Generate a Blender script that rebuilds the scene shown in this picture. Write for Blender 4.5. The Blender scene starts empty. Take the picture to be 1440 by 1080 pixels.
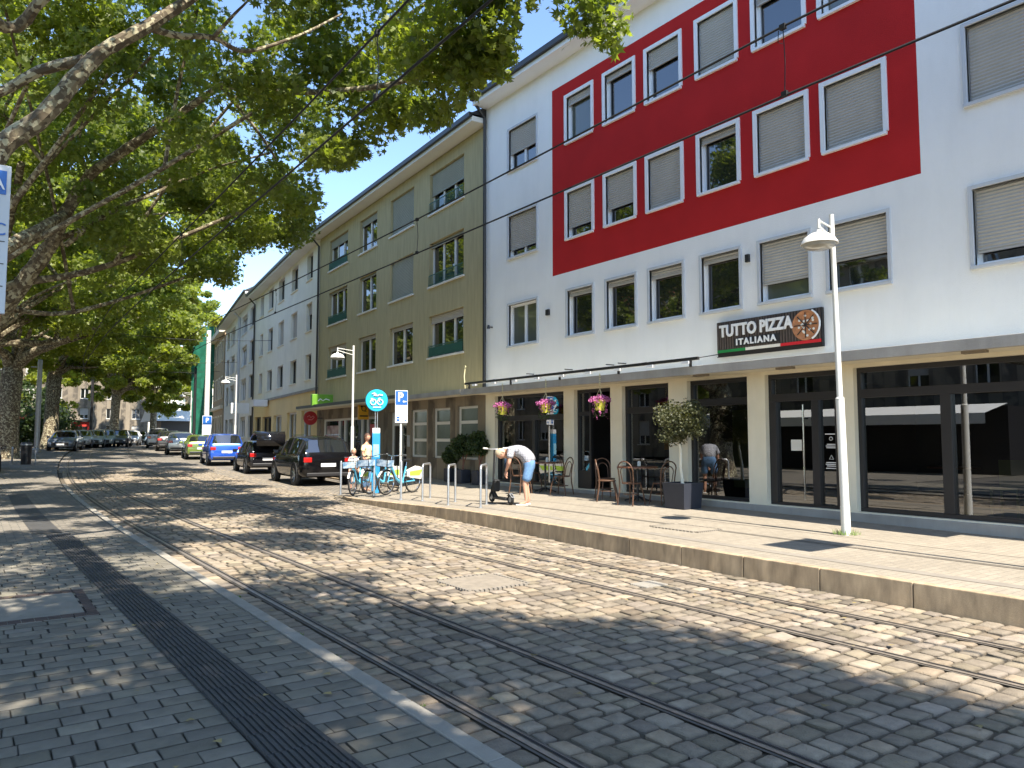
import bpy, bmesh, math, random
import numpy as np
from mathutils import Vector, Matrix
random.seed(7); RNG = np.random.default_rng(11)
R = math.radians
scene = bpy.context.scene
COL = scene.collection
# ------------------------------------------------------------------ camera geometry
FPX = 1060.0; TH = math.atan(76/FPX); PH = R(35.43); CH = 1.65
_fh = np.array([math.sin(PH), math.cos(PH), 0]); _r = np.array([math.cos(PH), -math.sin(PH), 0]); _z = np.array([0, 0, 1.])
_fw = math.cos(TH)*_fh + math.sin(TH)*_z; _up = -math.sin(TH)*_fh + math.cos(TH)*_z
CAM = np.array([0, 0, CH])
def at(px, py, D):
    """point seen in the photograph at px,py, D metres in front of the camera"""
    d = _fw*FPX + _r*(px-720) + _up*(540-py)
    return CAM + d*(D/FPX)
def project(P):
    d = P - CAM; k = d@_fw
    k2 = np.where(k > .1, k, np.nan)
    return 720+FPX*(d@_r)/k2, 540-FPX*(d@_up)/k2
# ------------------------------------------------------------------ terrain
def sm(t): t = min(1, max(0, t)); return t*t*(3-2*t)
def g(y): return .92*sm((y-24)/56)
def cv(y): return max(0, min(y, 120)-14)**2/660
def lerp_tab(tab, y):
    if y <= tab[0][0]: return tab[0][1]
    for (a, b), (c, d) in zip(tab, tab[1:]):
        if y <= c: return b+(d-b)*(y-a)/(c-a)
    return tab[-1][1]
EDGE = [(-30, 7.5), (6, 7.52), (8, 7.6), (11, 7.8), (15, 7.95), (18.5, 8.02), (19.6, 8.2), (20.4, 8.9), (21, 9.9), (21.6, 11.25), (30, 11.35), (130, 11.35)]
def kedge(y): return lerp_tab(EDGE, y)+cv(y)
def kz(y): return lerp_tab([(-30, .24), (12.5, .24), (19.5, .06), (130, .12)], y)+g(y)
def wz(y): return lerp_tab([(-30, .24), (5, .24), (13, .32), (20, .34), (32, .32), (50, .2), (130, .15)], y)+g(y)
def pz(x, y):
    e = kedge(y); t = min(1, max(0, (x-e)/(12.2+cv(y)-e+1e-6)))
    return kz(y)+(wz(y)-kz(y))*t
# ------------------------------------------------------------------ objects
def tag(o, label=None, cat=None, group=None, kind=None):
    if label: o['label'] = label
    if cat: o['category'] = cat
    if group: o['group'] = group
    if kind: o['kind'] = kind
    return o
def thing(name, label, cat, loc=(0, 0, 0), rz=0, group=None):
    o = bpy.data.objects.new(name, None); COL.objects.link(o)
    o.location = loc; o.rotation_euler = (0, 0, rz); o.empty_display_size = .2
    return tag(o, label, cat, group)
def link_mesh(name, me, mats, parent=None):
    o = bpy.data.objects.new(name, me); COL.objects.link(o)
    for m in (mats if isinstance(mats, (list, tuple)) else [mats]): me.materials.append(m)
    if parent is not None: o.parent = parent
    return o
def copy_tree(o, parent=None):
    c = o.copy(); COL.objects.link(c); c.parent = parent
    for ch in list(o.children): copy_tree(ch, c)
    return c
class MB:
    def __init__(s): s.v = []; s.f = []; s.m = []
    def add(s, vs, fs, m=0):
        b = len(s.v); s.v += [tuple(map(float, p)) for p in vs]
        for f in fs: s.f.append([b+i for i in f]); s.m.append(m)
    def box(s, x0, x1, y0, y1, z0, z1, m=0, rot=None, piv=None):
        vs = [(x, y, z) for z in (z0, z1) for y in (y0, y1) for x in (x0, x1)]
        if rot is not None:
            p = Vector(piv if piv is not None else ((x0+x1)/2, (y0+y1)/2, (z0+z1)/2))
            vs = [tuple(rot @ (Vector(q)-p)+p) for q in vs]
        s.add(vs, [(0, 2, 3, 1), (4, 5, 7, 6), (0, 1, 5, 4), (2, 6, 7, 3), (0, 4, 6, 2), (1, 3, 7, 5)], m)
    def quad(s, a, b, c, d, m=0): s.add([a, b, c, d], [(0, 1, 2, 3)], m)
    def tube(s, pts, rad, n=8, m=0, cap=True):
        P = [Vector(p) for p in pts]
        rad = rad if isinstance(rad, (list, tuple)) else [rad]*len(P)
        t0 = (P[1]-P[0]).normalized(); u = t0.orthogonal().normalized(); vs = []
        for i, p in enumerate(P):
            t = (P[min(i+1, len(P)-1)]-P[max(i-1, 0)])
            t = t.normalized() if t.length > 1e-9 else t0
            u = (u-t*u.dot(t)); u = u.normalized() if u.length > 1e-6 else t.orthogonal().normalized(); w = t.cross(u)
            for k in range(n):
                a = 2*math.pi*k/n; vs.append(p+(u*math.cos(a)+w*math.sin(a))*rad[i])
        fs = [(i*n+k, i*n+(k+1) % n, (i+1)*n+(k+1) % n, (i+1)*n+k) for i in range(len(P)-1) for k in range(n)]
        if cap: fs += [tuple(range(n))[::-1], tuple((len(P)-1)*n+k for k in range(n))]
        s.add(vs, fs, m)
    def lathe(s, prof, c=(0, 0, 0), n=16, m=0, axis='z'):
        vs = []
        for r, h in prof:
            for k in range(n):
                a = 2*math.pi*k/n; x, y = r*math.cos(a), r*math.sin(a)
                q = (x, y, h) if axis == 'z' else ((h, x, y) if axis == 'x' else (x, h, y))
                vs.append((q[0]+c[0], q[1]+c[1], q[2]+c[2]))
        fs = [(i*n+k, i*n+(k+1) % n, (i+1)*n+(k+1) % n, (i+1)*n+k) for i in range(len(prof)-1) for k in range(n)]
        s.add(vs, fs, m)
    def torus(s, c, Rr, r, axis='x', n=28, k=8, m=0):
        vs = []
        for i in range(n):
            a = 2*math.pi*i/n
            for j in range(k):
                b = 2*math.pi*j/k; q = Rr+r*math.cos(b); h = r*math.sin(b)
                p = (h, q*math.cos(a), q*math.sin(a)) if axis == 'x' else (q*math.cos(a), q*math.sin(a), h)
                vs.append((p[0]+c[0], p[1]+c[1], p[2]+c[2]))
        s.add(vs, [(i*k+j, ((i+1) % n)*k+j, ((i+1) % n)*k+(j+1) % k, i*k+(j+1) % k) for i in range(n) for j in range(k)], m)
    def build(s, name, mats, parent=None, smooth=False, bevel=0):
        me = bpy.data.meshes.new(name); me.from_pydata(s.v, [], s.f)
        me.polygons.foreach_set('material_index', s.m)
        me.update()
        o = link_mesh(name, me, mats, parent)
        if smooth:
            me.polygons.foreach_set('use_smooth', [True]*len(me.polygons))
            me.set_sharp_from_angle(angle=R(38))
        if bevel:
            b = o.modifiers.new('Bevel', 'BEVEL'); b.width = bevel; b.segments = 2; b.limit_method = 'ANGLE'
        return o
def np_mesh(name, V, F, mats, parent=None, col=None, smooth=False, nside=None):
    """V (n,3), F (m,k) numpy"""
    me = bpy.data.meshes.new(name)
    me.vertices.add(len(V)); me.vertices.foreach_set('co', V.astype(np.float32).ravel())
    k = F.shape[1]
    me.loops.add(F.size); me.loops.foreach_set('vertex_index', F.astype(np.int32).ravel())
    me.polygons.add(len(F)); me.polygons.foreach_set('loop_start', np.arange(0, F.size, k, dtype=np.int32))
    me.update(calc_edges=True)
    if col is not None:
        a = me.color_attributes.new('Col', 'FLOAT_COLOR', 'POINT'); a.data.foreach_set('color', col.astype(np.float32).ravel())
    if smooth: me.polygons.foreach_set('use_smooth', np.ones(len(F), dtype=bool))
    return link_mesh(name, me, mats, parent)
def skin(name, pts, edges, rad, mat, parent, sub=2, root=0):
    bm = bmesh.new(); L = bm.verts.layers.skin.verify()
    vs = [bm.verts.new(p) for p in pts]
    for i, v in enumerate(vs):
        r = rad[i]; v[L].radius = (r, r) if not isinstance(r, tuple) else r
        v[L].use_root = (i == root)
    for a, b in edges: bm.edges.new((vs[a], vs[b]))
    me = bpy.data.meshes.new(name); bm.to_mesh(me); bm.free()
    o = bpy.data.objects.new(name, me); COL.objects.link(o)
    o.modifiers.new('S', 'SKIN').use_smooth_shade = True
    sb = o.modifiers.new('U', 'SUBSURF'); sb.levels = sub; sb.render_levels = sub
    dg = bpy.context.evaluated_depsgraph_get(); dg.update()
    me2 = bpy.data.meshes.new_from_object(o.evaluated_get(dg)); bpy.data.objects.remove(o)
    me2.materials.clear(); me2.name = name
    return link_mesh(name, me2, mat, parent)
def text_mesh(name, body, size, mat, parent, M, offset=0, ext=.01, align='CENTER', scale_x=1, spacing=1):
    cu = bpy.data.curves.new(name, 'FONT'); cu.body = body; cu.size = size; cu.offset = offset; cu.extrude = ext
    cu.align_x = align; cu.align_y = 'CENTER'; cu.space_character = spacing; cu.resolution_u = 3
    o = bpy.data.objects.new(name, cu); COL.objects.link(o)
    dg = bpy.context.evaluated_depsgraph_get(); dg.update()
    me = bpy.data.meshes.new_from_object(o.evaluated_get(dg)); bpy.data.objects.remove(o)
    me.transform(M @ Matrix.Diagonal((scale_x, 1, 1, 1))); me.materials.clear()
    return link_mesh(name, me, mat, parent)
# ------------------------------------------------------------------ materials
def nt(name):
    m = bpy.data.materials.new(name); m.use_nodes = True
    return m, m.node_tree.nodes, m.node_tree.links, m.node_tree.nodes['Principled BSDF']
def pm(name, c, rough=.7, var=.12, scale=3, bump=0, bscale=60, metal=0, spec=.5, coat=0, c2=None, attr=False, streak=None, dirt=0):
    m, N, L, B = nt(name)
    B.inputs['Roughness'].default_value = rough; B.inputs['Metallic'].default_value = metal
    B.inputs['Specular IOR Level'].default_value = spec; B.inputs['Coat Weight'].default_value = coat
    tc = N.new('ShaderNodeTexCoord')
    no = N.new('ShaderNodeTexNoise'); no.inputs['Scale'].default_value = scale; no.inputs['Detail'].default_value = 6
    mp = N.new('ShaderNodeMapping'); L.new(tc.outputs['Object'], mp.inputs[0]); L.new(mp.outputs[0], no.inputs['Vector'])
    if streak: mp.inputs['Scale'].default_value = streak
    mx = N.new('ShaderNodeMix'); mx.data_type = 'RGBA'
    ca = [x*(1-var) for x in c]; cb = [min(1, x*(1+var)) for x in c] if c2 is None else c2
    mx.inputs[6].default_value = (*ca, 1); mx.inputs[7].default_value = (*cb, 1)
    rp = N.new('ShaderNodeMapRange'); rp.inputs[1].default_value = .3; rp.inputs[2].default_value = .7
    L.new(no.outputs['Fac'], rp.inputs[0]); L.new(rp.outputs[0], mx.inputs[0])
    out = mx.outputs[2]
    if attr:
        at_ = N.new('ShaderNodeAttribute'); at_.attribute_name = 'Col'
        mu = N.new('ShaderNodeMix'); mu.data_type = 'RGBA'; mu.blend_type = 'MULTIPLY'; mu.inputs[0].default_value = 1
        L.new(out, mu.inputs[6]); L.new(at_.outputs['Color'], mu.inputs[7]); out = mu.outputs[2]
    if dirt:
        n2 = N.new('ShaderNodeTexNoise'); n2.inputs['Scale'].default_value = .7; n2.inputs['Detail'].default_value = 8; n2.inputs['Roughness'].default_value = .7
        m2 = N.new('ShaderNodeMapping'); m2.inputs['Scale'].default_value = (3, 3, .5); L.new(tc.outputs['Object'], m2.inputs[0]); L.new(m2.outputs[0], n2.inputs['Vector'])
        r2 = N.new('ShaderNodeMapRange'); r2.inputs[1].default_value = .45; r2.inputs[2].default_value = .8; r2.inputs[3].default_value = 1; r2.inputs[4].default_value = 1-dirt
        L.new(n2.outputs['Fac'], r2.inputs[0])
        mu = N.new('ShaderNodeMix'); mu.data_type = 'RGBA'; mu.blend_type = 'MULTIPLY'; mu.inputs[0].default_value = 1
        L.new(out, mu.inputs[6]); L.new(r2.outputs[0], mu.inputs[7]); out = mu.outputs[2]
    L.new(out, B.inputs['Base Color'])
    if bump:
        b = N.new('ShaderNodeTexNoise'); b.inputs['Scale'].default_value = bscale; b.inputs['Detail'].default_value = 4
        if streak: L.new(mp.outputs[0], b.inputs['Vector'])
        else: L.new(tc.outputs['Object'], b.inputs['Vector'])
        bn = N.new('ShaderNodeBump'); bn.inputs['Strength'].default_value = bump; bn.inputs['Distance'].default_value = .01
        L.new(b.outputs['Fac'], bn.inputs['Height']); L.new(bn.outputs[0], B.inputs['Normal'])
    return m
def tiles(name, c, mortar, bw, rh, msize=.012, rough=.85, bump=.5, rot=0, var=.16):
    m, N, L, B = nt(name); B.inputs['Roughness'].default_value = rough
    tc = N.new('ShaderNodeTexCoord'); mp = N.new('ShaderNodeMapping'); mp.inputs['Rotation'].default_value[2] = rot
    L.new(tc.outputs['Object'], mp.inputs[0])
    w = N.new('ShaderNodeTexNoise'); w.inputs['Scale'].default_value = 1.5
    av = N.new('ShaderNodeMix'); av.data_type = 'VECTOR'; av.inputs[0].default_value = .02
    L.new(tc.outputs['Object'], w.inputs['Vector']); L.new(mp.outputs[0], av.inputs[4]); L.new(w.outputs['Color'], av.inputs[5])
    bt = N.new('ShaderNodeTexBrick'); L.new(av.outputs[1], bt.inputs['Vector'])
    bt.inputs['Scale'].default_value = 1; bt.inputs['Brick Width'].default_value = bw; bt.inputs['Row Height'].default_value = rh
    bt.inputs['Mortar Size'].default_value = msize; bt.inputs['Mortar Smooth'].default_value = .3
    bt.inputs['Color1'].default_value = (*[x*(1-var) for x in c], 1); bt.inputs['Color2'].default_value = (*[x*(1+var) for x in c], 1); bt.inputs['Mortar'].default_value = (*mortar, 1)
    no = N.new('ShaderNodeTexNoise'); no.inputs['Scale'].default_value = .8; no.inputs['Detail'].default_value = 8
    L.new(tc.outputs['Object'], no.inputs['Vector'])
    mr = N.new('ShaderNodeMapRange'); mr.inputs[1].default_value = .3; mr.inputs[2].default_value = .7; mr.inputs[3].default_value = 1-var*1.1; mr.inputs[4].default_value = 1+var*.7
    L.new(no.outputs['Fac'], mr.inputs[0])
    mu = N.new('ShaderNodeMix'); mu.data_type = 'RGBA'; mu.blend_type = 'MULTIPLY'; mu.inputs[0].default_value = 1
    L.new(bt.outputs['Color'], mu.inputs[6]); L.new(mr.outputs[0], mu.inputs[7])
    n3 = N.new('ShaderNodeTexNoise'); n3.inputs['Scale'].default_value = 45; n3.inputs['Detail'].default_value = 5; n3.inputs['Roughness'].default_value = .8; L.new(tc.outputs['Object'], n3.inputs['Vector'])
    r3 = N.new('ShaderNodeMapRange'); r3.inputs[1].default_value = .35; r3.inputs[2].default_value = .65; r3.inputs[3].default_value = .82; r3.inputs[4].default_value = 1.1; L.new(n3.outputs['Fac'], r3.inputs[0])
    n4 = N.new('ShaderNodeTexNoise'); n4.inputs['Scale'].default_value = 2.2; n4.inputs['Detail'].default_value = 9; n4.inputs['Roughness'].default_value = .75; L.new(tc.outputs['Object'], n4.inputs['Vector'])
    r4 = N.new('ShaderNodeMapRange'); r4.inputs[1].default_value = .56; r4.inputs[2].default_value = .68; r4.inputs[3].default_value = 1; r4.inputs[4].default_value = .78; L.new(n4.outputs['Fac'], r4.inputs[0])
    for q in (r3, r4):
        m5 = N.new('ShaderNodeMix'); m5.data_type = 'RGBA'; m5.blend_type = 'MULTIPLY'; m5.inputs[0].default_value = 1; L.new(mu.outputs[2], m5.inputs[6]); L.new(q.outputs[0], m5.inputs[7]); mu = m5
    L.new(mu.outputs[2], B.inputs['Base Color'])
    bn = N.new('ShaderNodeBump'); bn.inputs['Strength'].default_value = bump; bn.inputs['Distance'].default_value = .006; bn.invert = True
    L.new(bt.outputs['Fac'], bn.inputs['Height']); L.new(bn.outputs[0], B.inputs['Normal'])
    return m
def glassy(name, c=(.012, .014, .016), rough=.02, ior=1.7, wav=0):
    m, N, L, B = nt(name)
    B.inputs['Base Color'].default_value = (*c, 1); B.inputs['Roughness'].default_value = rough; B.inputs['IOR'].default_value = ior
    if wav:
        tc = N.new('ShaderNodeTexCoord'); b = N.new('ShaderNodeTexNoise'); b.inputs['Scale'].default_value = 1.2
        L.new(tc.outputs['Object'], b.inputs['Vector'])
        bn = N.new('ShaderNodeBump'); bn.inputs['Strength'].default_value = wav; bn.inputs['Distance'].default_value = .02
        L.new(b.outputs['Fac'], bn.inputs['Height']); L.new(bn.outputs[0], B.inputs['Normal'])
    return m
def shopglass(name, tint=.35, ior=1.75):
    m, N, L, B = nt(name); N.remove(B)
    tr = N.new('ShaderNodeBsdfTransparent'); tr.inputs[0].default_value = (tint, tint, tint*1.02, 1)
    gl = N.new('ShaderNodeBsdfGlossy'); gl.inputs['Roughness'].default_value = 0; gl.inputs[0].default_value = (.95, .97, 1, 1)
    fr = N.new('ShaderNodeFresnel'); fr.inputs[0].default_value = ior
    mx = N.new('ShaderNodeMixShader'); L.new(fr.outputs[0], mx.inputs[0]); L.new(tr.outputs[0], mx.inputs[1]); L.new(gl.outputs[0], mx.inputs[2])
    L.new(mx.outputs[0], N['Material Output'].inputs[0])
    return m
def leafmat(name, ca, cb, trans=.4):
    m, N, L, B = nt(name); N.remove(B)
    a = N.new('ShaderNodeAttribute'); a.attribute_name = 'Col'
    sp = N.new('ShaderNodeSeparateColor'); L.new(a.outputs['Color'], sp.inputs[0])
    mx = N.new('ShaderNodeMix'); mx.data_type = 'RGBA'; mx.inputs[6].default_value = (*ca, 1); mx.inputs[7].default_value = (*cb, 1)
    L.new(sp.outputs[0], mx.inputs[0])
    d = N.new('ShaderNodeBsdfPrincipled'); d.inputs['Roughness'].default_value = .45; d.inputs['Specular IOR Level'].default_value = .4
    L.new(mx.outputs[2], d.inputs['Base Color'])
    t = N.new('ShaderNodeBsdfTranslucent')
    tm = N.new('ShaderNodeMix'); tm.data_type = 'RGBA'; tm.blend_type = 'MULTIPLY'; tm.inputs[0].default_value = 1; tm.inputs[7].default_value = (2.4, 2.45, .75, 1)
    L.new(mx.outputs[2], tm.inputs[6]); L.new(tm.outputs[2], t.inputs[0])
    ms = N.new('ShaderNodeMixShader'); ms.inputs[0].default_value = trans
    L.new(d.outputs[0], ms.inputs[1]); L.new(t.outputs[0], ms.inputs[2]); L.new(ms.outputs[0], N['Material Output'].inputs[0])
    return m
def barkmat():
    m, N, L, B = nt('plane_bark'); B.inputs['Roughness'].default_value = .85
    tc = N.new('ShaderNodeTexCoord')
    w = N.new('ShaderNodeTexNoise'); w.inputs['Scale'].default_value = 9; w.inputs['Detail'].default_value = 5; L.new(tc.outputs['Object'], w.inputs['Vector'])
    av = N.new('ShaderNodeMix'); av.data_type = 'VECTOR'; av.inputs[0].default_value = .16; L.new(tc.outputs['Object'], av.inputs[4]); L.new(w.outputs['Color'], av.inputs[5])
    vo = N.new('ShaderNodeTexVoronoi'); vo.inputs['Scale'].default_value = 19; L.new(av.outputs[1], vo.inputs['Vector'])
    sp = N.new('ShaderNodeSeparateColor'); L.new(vo.outputs['Color'], sp.inputs[0])
    cr = N.new('ShaderNodeValToRGB'); e = cr.color_ramp.elements; cr.color_ramp.interpolation = 'CONSTANT'
    e[0].color = (.10, .075, .045, 1); e[1].position = .38; e[1].color = (.22, .18, .11, 1)
    q = cr.color_ramp.elements.new(.6); q.color = (.42, .38, .25, 1); q = cr.color_ramp.elements.new(.85); q.color = (.15, .12, .075, 1)
    L.new(sp.outputs[0], cr.inputs[0]); L.new(cr.outputs[0], B.inputs['Base Color'])
    bn = N.new('ShaderNodeBump'); bn.inputs['Strength'].default_value = .6; bn.inputs['Distance'].default_value = .02
    L.new(sp.outputs[0], bn.inputs['Height']); L.new(bn.outputs[0], B.inputs['Normal'])
    return m
K = {}
K['stucco_white'] = pm('white_stucco', (.88, .875, .85), .9, .025, 1.2, .5, 45, dirt=.06)
K['stucco_red'] = pm('red_stucco', (.47, .017, .017), .85, .08, 1.2, .35, 45, spec=.25)
K['stucco_olive'] = pm('olive_stucco', (.43, .37, .205), .9, .1, 1.4, .6, 9, streak=(6, 6, .8), dirt=.12)
K['stucco_cream'] = pm('cream_stucco', (.85, .82, .70), .9, .05, 1, .4, 40, dirt=.07)
K['stucco_pale'] = pm('pale_stucco', (.80, .80, .77), .9, .05, 1, .3, 40, dirt=.08)
K['yellow'] = pm('yellow_render', (.80, .60, .29), .85, .06, 1)
K['beige'] = pm('beige_render', (.82, .76, .60), .9, .05, 2, .2, 60, dirt=.08)
K['stone'] = tiles('stone_cladding', (.26, .215, .155), (.12, .1, .075), 1.5, .62, .012, .8, .3)
K['conc'] = pm('concrete', (.36, .34, .31), .9, .12, 2, .3, 50, dirt=.25)
K['kerbc'] = pm('kerb_concrete', (.40, .30, .19), .92, .3, 3, .5, 60, streak=(3, 3, 1), dirt=.45)
K['lkerb'] = pm('kerb_stone', (.31, .285, .24), .9, .12, 5, .3, 80, dirt=.2)
K['white'] = pm('white_paint', (.82, .83, .84), .45, .02, 2)
K['offwhite'] = pm('offwhite_paint', (.74, .72, .66), .5, .03, 2)
K['greywin'] = pm('grey_trim', (.56, .58, .6), .6, .04, 2)
K['shutter'] = pm('grey_shutter', (.46, .44, .40), .55, .05, 3)
K['shutterg'] = pm('olive_shutter', (.33, .35, .30), .55, .05, 3)
K['dark'] = pm('dark_frame', (.022, .021, .022), .4, .1, 3)
K['black'] = pm('black_rubber', (.014, .014, .015), .7, .1, 5)
K['roof'] = pm('dark_roof', (.035, .035, .04), .7, .2, 4)
K['redroof'] = pm('red_roof', (.32, .09, .06), .8, .2, 4)
K['glass'] = glassy('window_glass', ior=2.5, wav=.12)
K['glassi'] = glassy('dim_glass', (.10, .11, .09), .03, 1.9, .1)
K['frost'] = pm('frosted_glass', (.13, .155, .125), .18, .1, 5, spec=.9)
K['shop'] = shopglass('shop_glass', .5, 2.5)
K['steel'] = pm('galvanised_steel', (.50, .51, .52), .38, .08, 8, metal=.75)
K['lampw'] = pm('lamp_paint', (.72, .71, .66), .4, .04, 4)
K['rail'] = pm('rail_steel', (.30, .25, .20), .42, .25, 12, metal=.35)
K['bitumen'] = pm('bitumen', (.11, .095, .078), .75, .15, 9)
K['sett'] = pm('sett_stone', (.25, .205, .15), .84, .14, 14, .8, 90, attr=True)
K['joint'] = pm('sett_joint', (.10, .08, .055), .95, .25, 8, .5, 80)
K['settfar'] = tiles('far_setts', (.24, .21, .17), (.09, .08, .065), .17, .15, .016, .85, .8)
K['paver'] = pm('grey_paver', (.20, .18, .142), .88, .12, 10, .6, 140, attr=True)
K['paverj'] = pm('paver_joint', (.10, .09, .075), .95, .2, 8)
K['paverfar'] = tiles('far_pavers', (.20, .175, .14), (.09, .09, .078), .24, .16, .008, .9, .3)
K['tact'] = pm('ribbed_slab', (.062, .06, .058), .7, .15, 6, .3, 90)
K['plat'] = tiles('platform_pavers', (.305, .262, .20), (.21, .18, .14), .2, .1, .005, .9, .4, var=.07)
K['platd'] = pm('platform_dark_stone', (.24, .21, .17), .9, .1, 5)
K['asph'] = pm('asphalt', (.10, .095, .085), .9, .15, 2, .4, 80)
K['bark'] = barkmat()
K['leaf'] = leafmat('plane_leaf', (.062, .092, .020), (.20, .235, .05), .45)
K['leafy'] = leafmat('sunlit_leaf_tint', (.085, .12, .024), (.26, .29, .06), .46)  # brighter copy of the plane leaf; sunlight on far crowns put into the colour
K['leafd'] = leafmat('dark_leaf', (.025, .045, .015), (.06, .09, .03), .25)
K['leafo'] = leafmat('olive_leaf', (.035, .045, .02), (.11, .11, .05), .2)
K['green'] = pm('green_rail', (.03, .12, .09), .5, .1, 4)
K['net'] = pm('green_net', (.012, .14, .085), .7, .2, 2, .4, 8)
K['blue'] = pm('sign_blue', (.02, .12, .42), .35, .03, 3)
K['cyan'] = pm('sign_cyan', (.015, .42, .66), .3, .04, 3)
K['signg'] = pm('sign_grey', (.55, .57, .6), .4, .02, 3)
K['signw'] = pm('sign_white', (.80, .80, .80), .4, .02, 3)
K['redl'] = pm('red_plastic', (.45, .012, .01), .2, .1, 4, coat=.5)
K['plate'] = pm('number_plate', (.7, .7, .68), .4, .02, 3)
K['chrome'] = pm('chrome', (.6, .6, .6), .12, .02, 3, metal=1)
K['wood'] = pm('brown_wood', (.16, .06, .03), .4, .2, 10)
K['woodb'] = pm('chair_bentwood', (.11, .055, .03), .4, .15, 10)
K['skin'] = pm('skin', (.55, .30, .20), .55, .05, 12)
K['hair'] = pm('light_hair', (.45, .36, .24), .7, .15, 60, .3, 200)
K['hairb'] = pm('brown_hair', (.10, .05, .03), .6, .15, 60, .3, 200)
K['shirt'] = pm('pale_checked_cloth', (.50, .50, .54), .85, .06, 30)
def plaid(m):
    N, L = m.node_tree.nodes, m.node_tree.links; B = N['Principled BSDF']; src = B.inputs['Base Color'].links[0].from_socket; tc = N.new('ShaderNodeTexCoord')
    for d_, s_ in (('X', 9), ('Y', 9), ('Z', 9)):
        w = N.new('ShaderNodeTexWave'); w.bands_direction = d_; w.inputs['Scale'].default_value = s_; w.inputs['Distortion'].default_value = .6; L.new(tc.outputs['Object'], w.inputs['Vector'])
        r = N.new('ShaderNodeMapRange'); r.inputs[1].default_value = .0; r.inputs[2].default_value = .25; r.inputs[3].default_value = .45; r.inputs[4].default_value = 1; L.new(w.outputs['Fac'], r.inputs[0])
        x = N.new('ShaderNodeMix'); x.data_type = 'RGBA'; x.blend_type = 'MULTIPLY'; x.inputs[0].default_value = 1; L.new(src, x.inputs[6]); L.new(r.outputs[0], x.inputs[7]); src = x.outputs[2]
    L.new(src, B.inputs['Base Color'])
plaid(K['shirt'])
K['jean'] = pm('denim', (.12, .23, .40), .85, .15, 25, .3, 90)
K['redp'] = pm('skin_red', (.5, .3, .2))
K['cream'] = pm('cream_cloth', (.72, .62, .38), .85, .05, 10)
K['yellowp'] = pm('yellow_pot', (.75, .70, .08), .5, .06, 8)
K['pink'] = pm('pink_petal', (.55, .14, .42), .6, .3, 30, c2=(.42, .10, .22))
K['cord'] = pm('yellow_cord', (.66, .60, .35), .8, .1, 20)
K['navy'] = pm('planter_navy', (.028, .032, .045), .6, .1, 5)
K['orange'] = pm('orange_yellow', (.75, .38, .02), .4, .05, 5)
K['lime'] = pm('lime_panel', (.42, .62, .08), .4, .05, 5)
K['bikeb'] = pm('bike_blue', (.10, .42, .62), .35, .05, 5, coat=.4)
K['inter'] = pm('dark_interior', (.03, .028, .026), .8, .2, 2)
K['interg'] = pm('green_panel', (.16, .20, .05), .7, .1, 2)
K['awn'] = pm('white_awning', (.75, .75, .72), .8, .04, 3)
K['redaw'] = pm('red_awning', (.5, .03, .02), .7, .1, 3)
def paint(name, c, metal=.2): return pm(name, c, .28 if sum(c) > .1 else .10, .03, 4, metal=metal, coat=1.0 if sum(c) > .1 else 0, spec=.5)
# ================================================================== ground
def strip(name, ys, xl, xr, zf, mats, nx=6, kind='structure', parent=None, dz=0):
    V = []; F = []
    for j, y in enumerate(ys):
        a, b = xl(y), xr(y)
        for i in range(nx+1):
            x = a+(b-a)*i/nx; V.append((x, y, zf(x, y)+dz))
    for j in range(len(ys)-1):
        for i in range(nx):
            k = j*(nx+1)+i; F.append((k, k+1, k+nx+2, k+nx+1))
    o = np_mesh(name, np.array(V), np.array(F), mats, parent)
    if kind: o['kind'] = kind
    return o
YS = [-30+i for i in range(0, 30)]+[i*.5 for i in range(0, 60)]+[30+i*2 for i in range(0, 51)]
far = [-400, -100, -40]+YS+[150, 250, 500, 1500]
strip('ground', far, lambda y: -900, lambda y: 900, lambda x, y: g(y)-.10, K['asph'], 40)
YR = [y for y in YS if y <= 125]
strip('road', YR, lambda y: 2.15+cv(y), lambda y: 7.45+cv(y)+(4.4 if y > 21 else max(0, kedge(y)-cv(y)-7.45+.1)), lambda x, y: g(y)-.013, [K['joint']], 8)
# far part of the road and the parking bay: finer setts drawn by the material
strip('far_road', [y for y in YS if 38 <= y <= 125], lambda y: 2.15+cv(y), lambda y: 11.4+cv(y), lambda x, y: g(y)+.004, [K['settfar']], 8)
strip('parking_bay', [20.6]+[y for y in YS if 21 <= y <= 38], lambda y: min(8.05+cv(y), kedge(y)-.02), lambda y: kedge(y)-.01, lambda x, y: g(y)+.005, [K['settfar']], 4)
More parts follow.
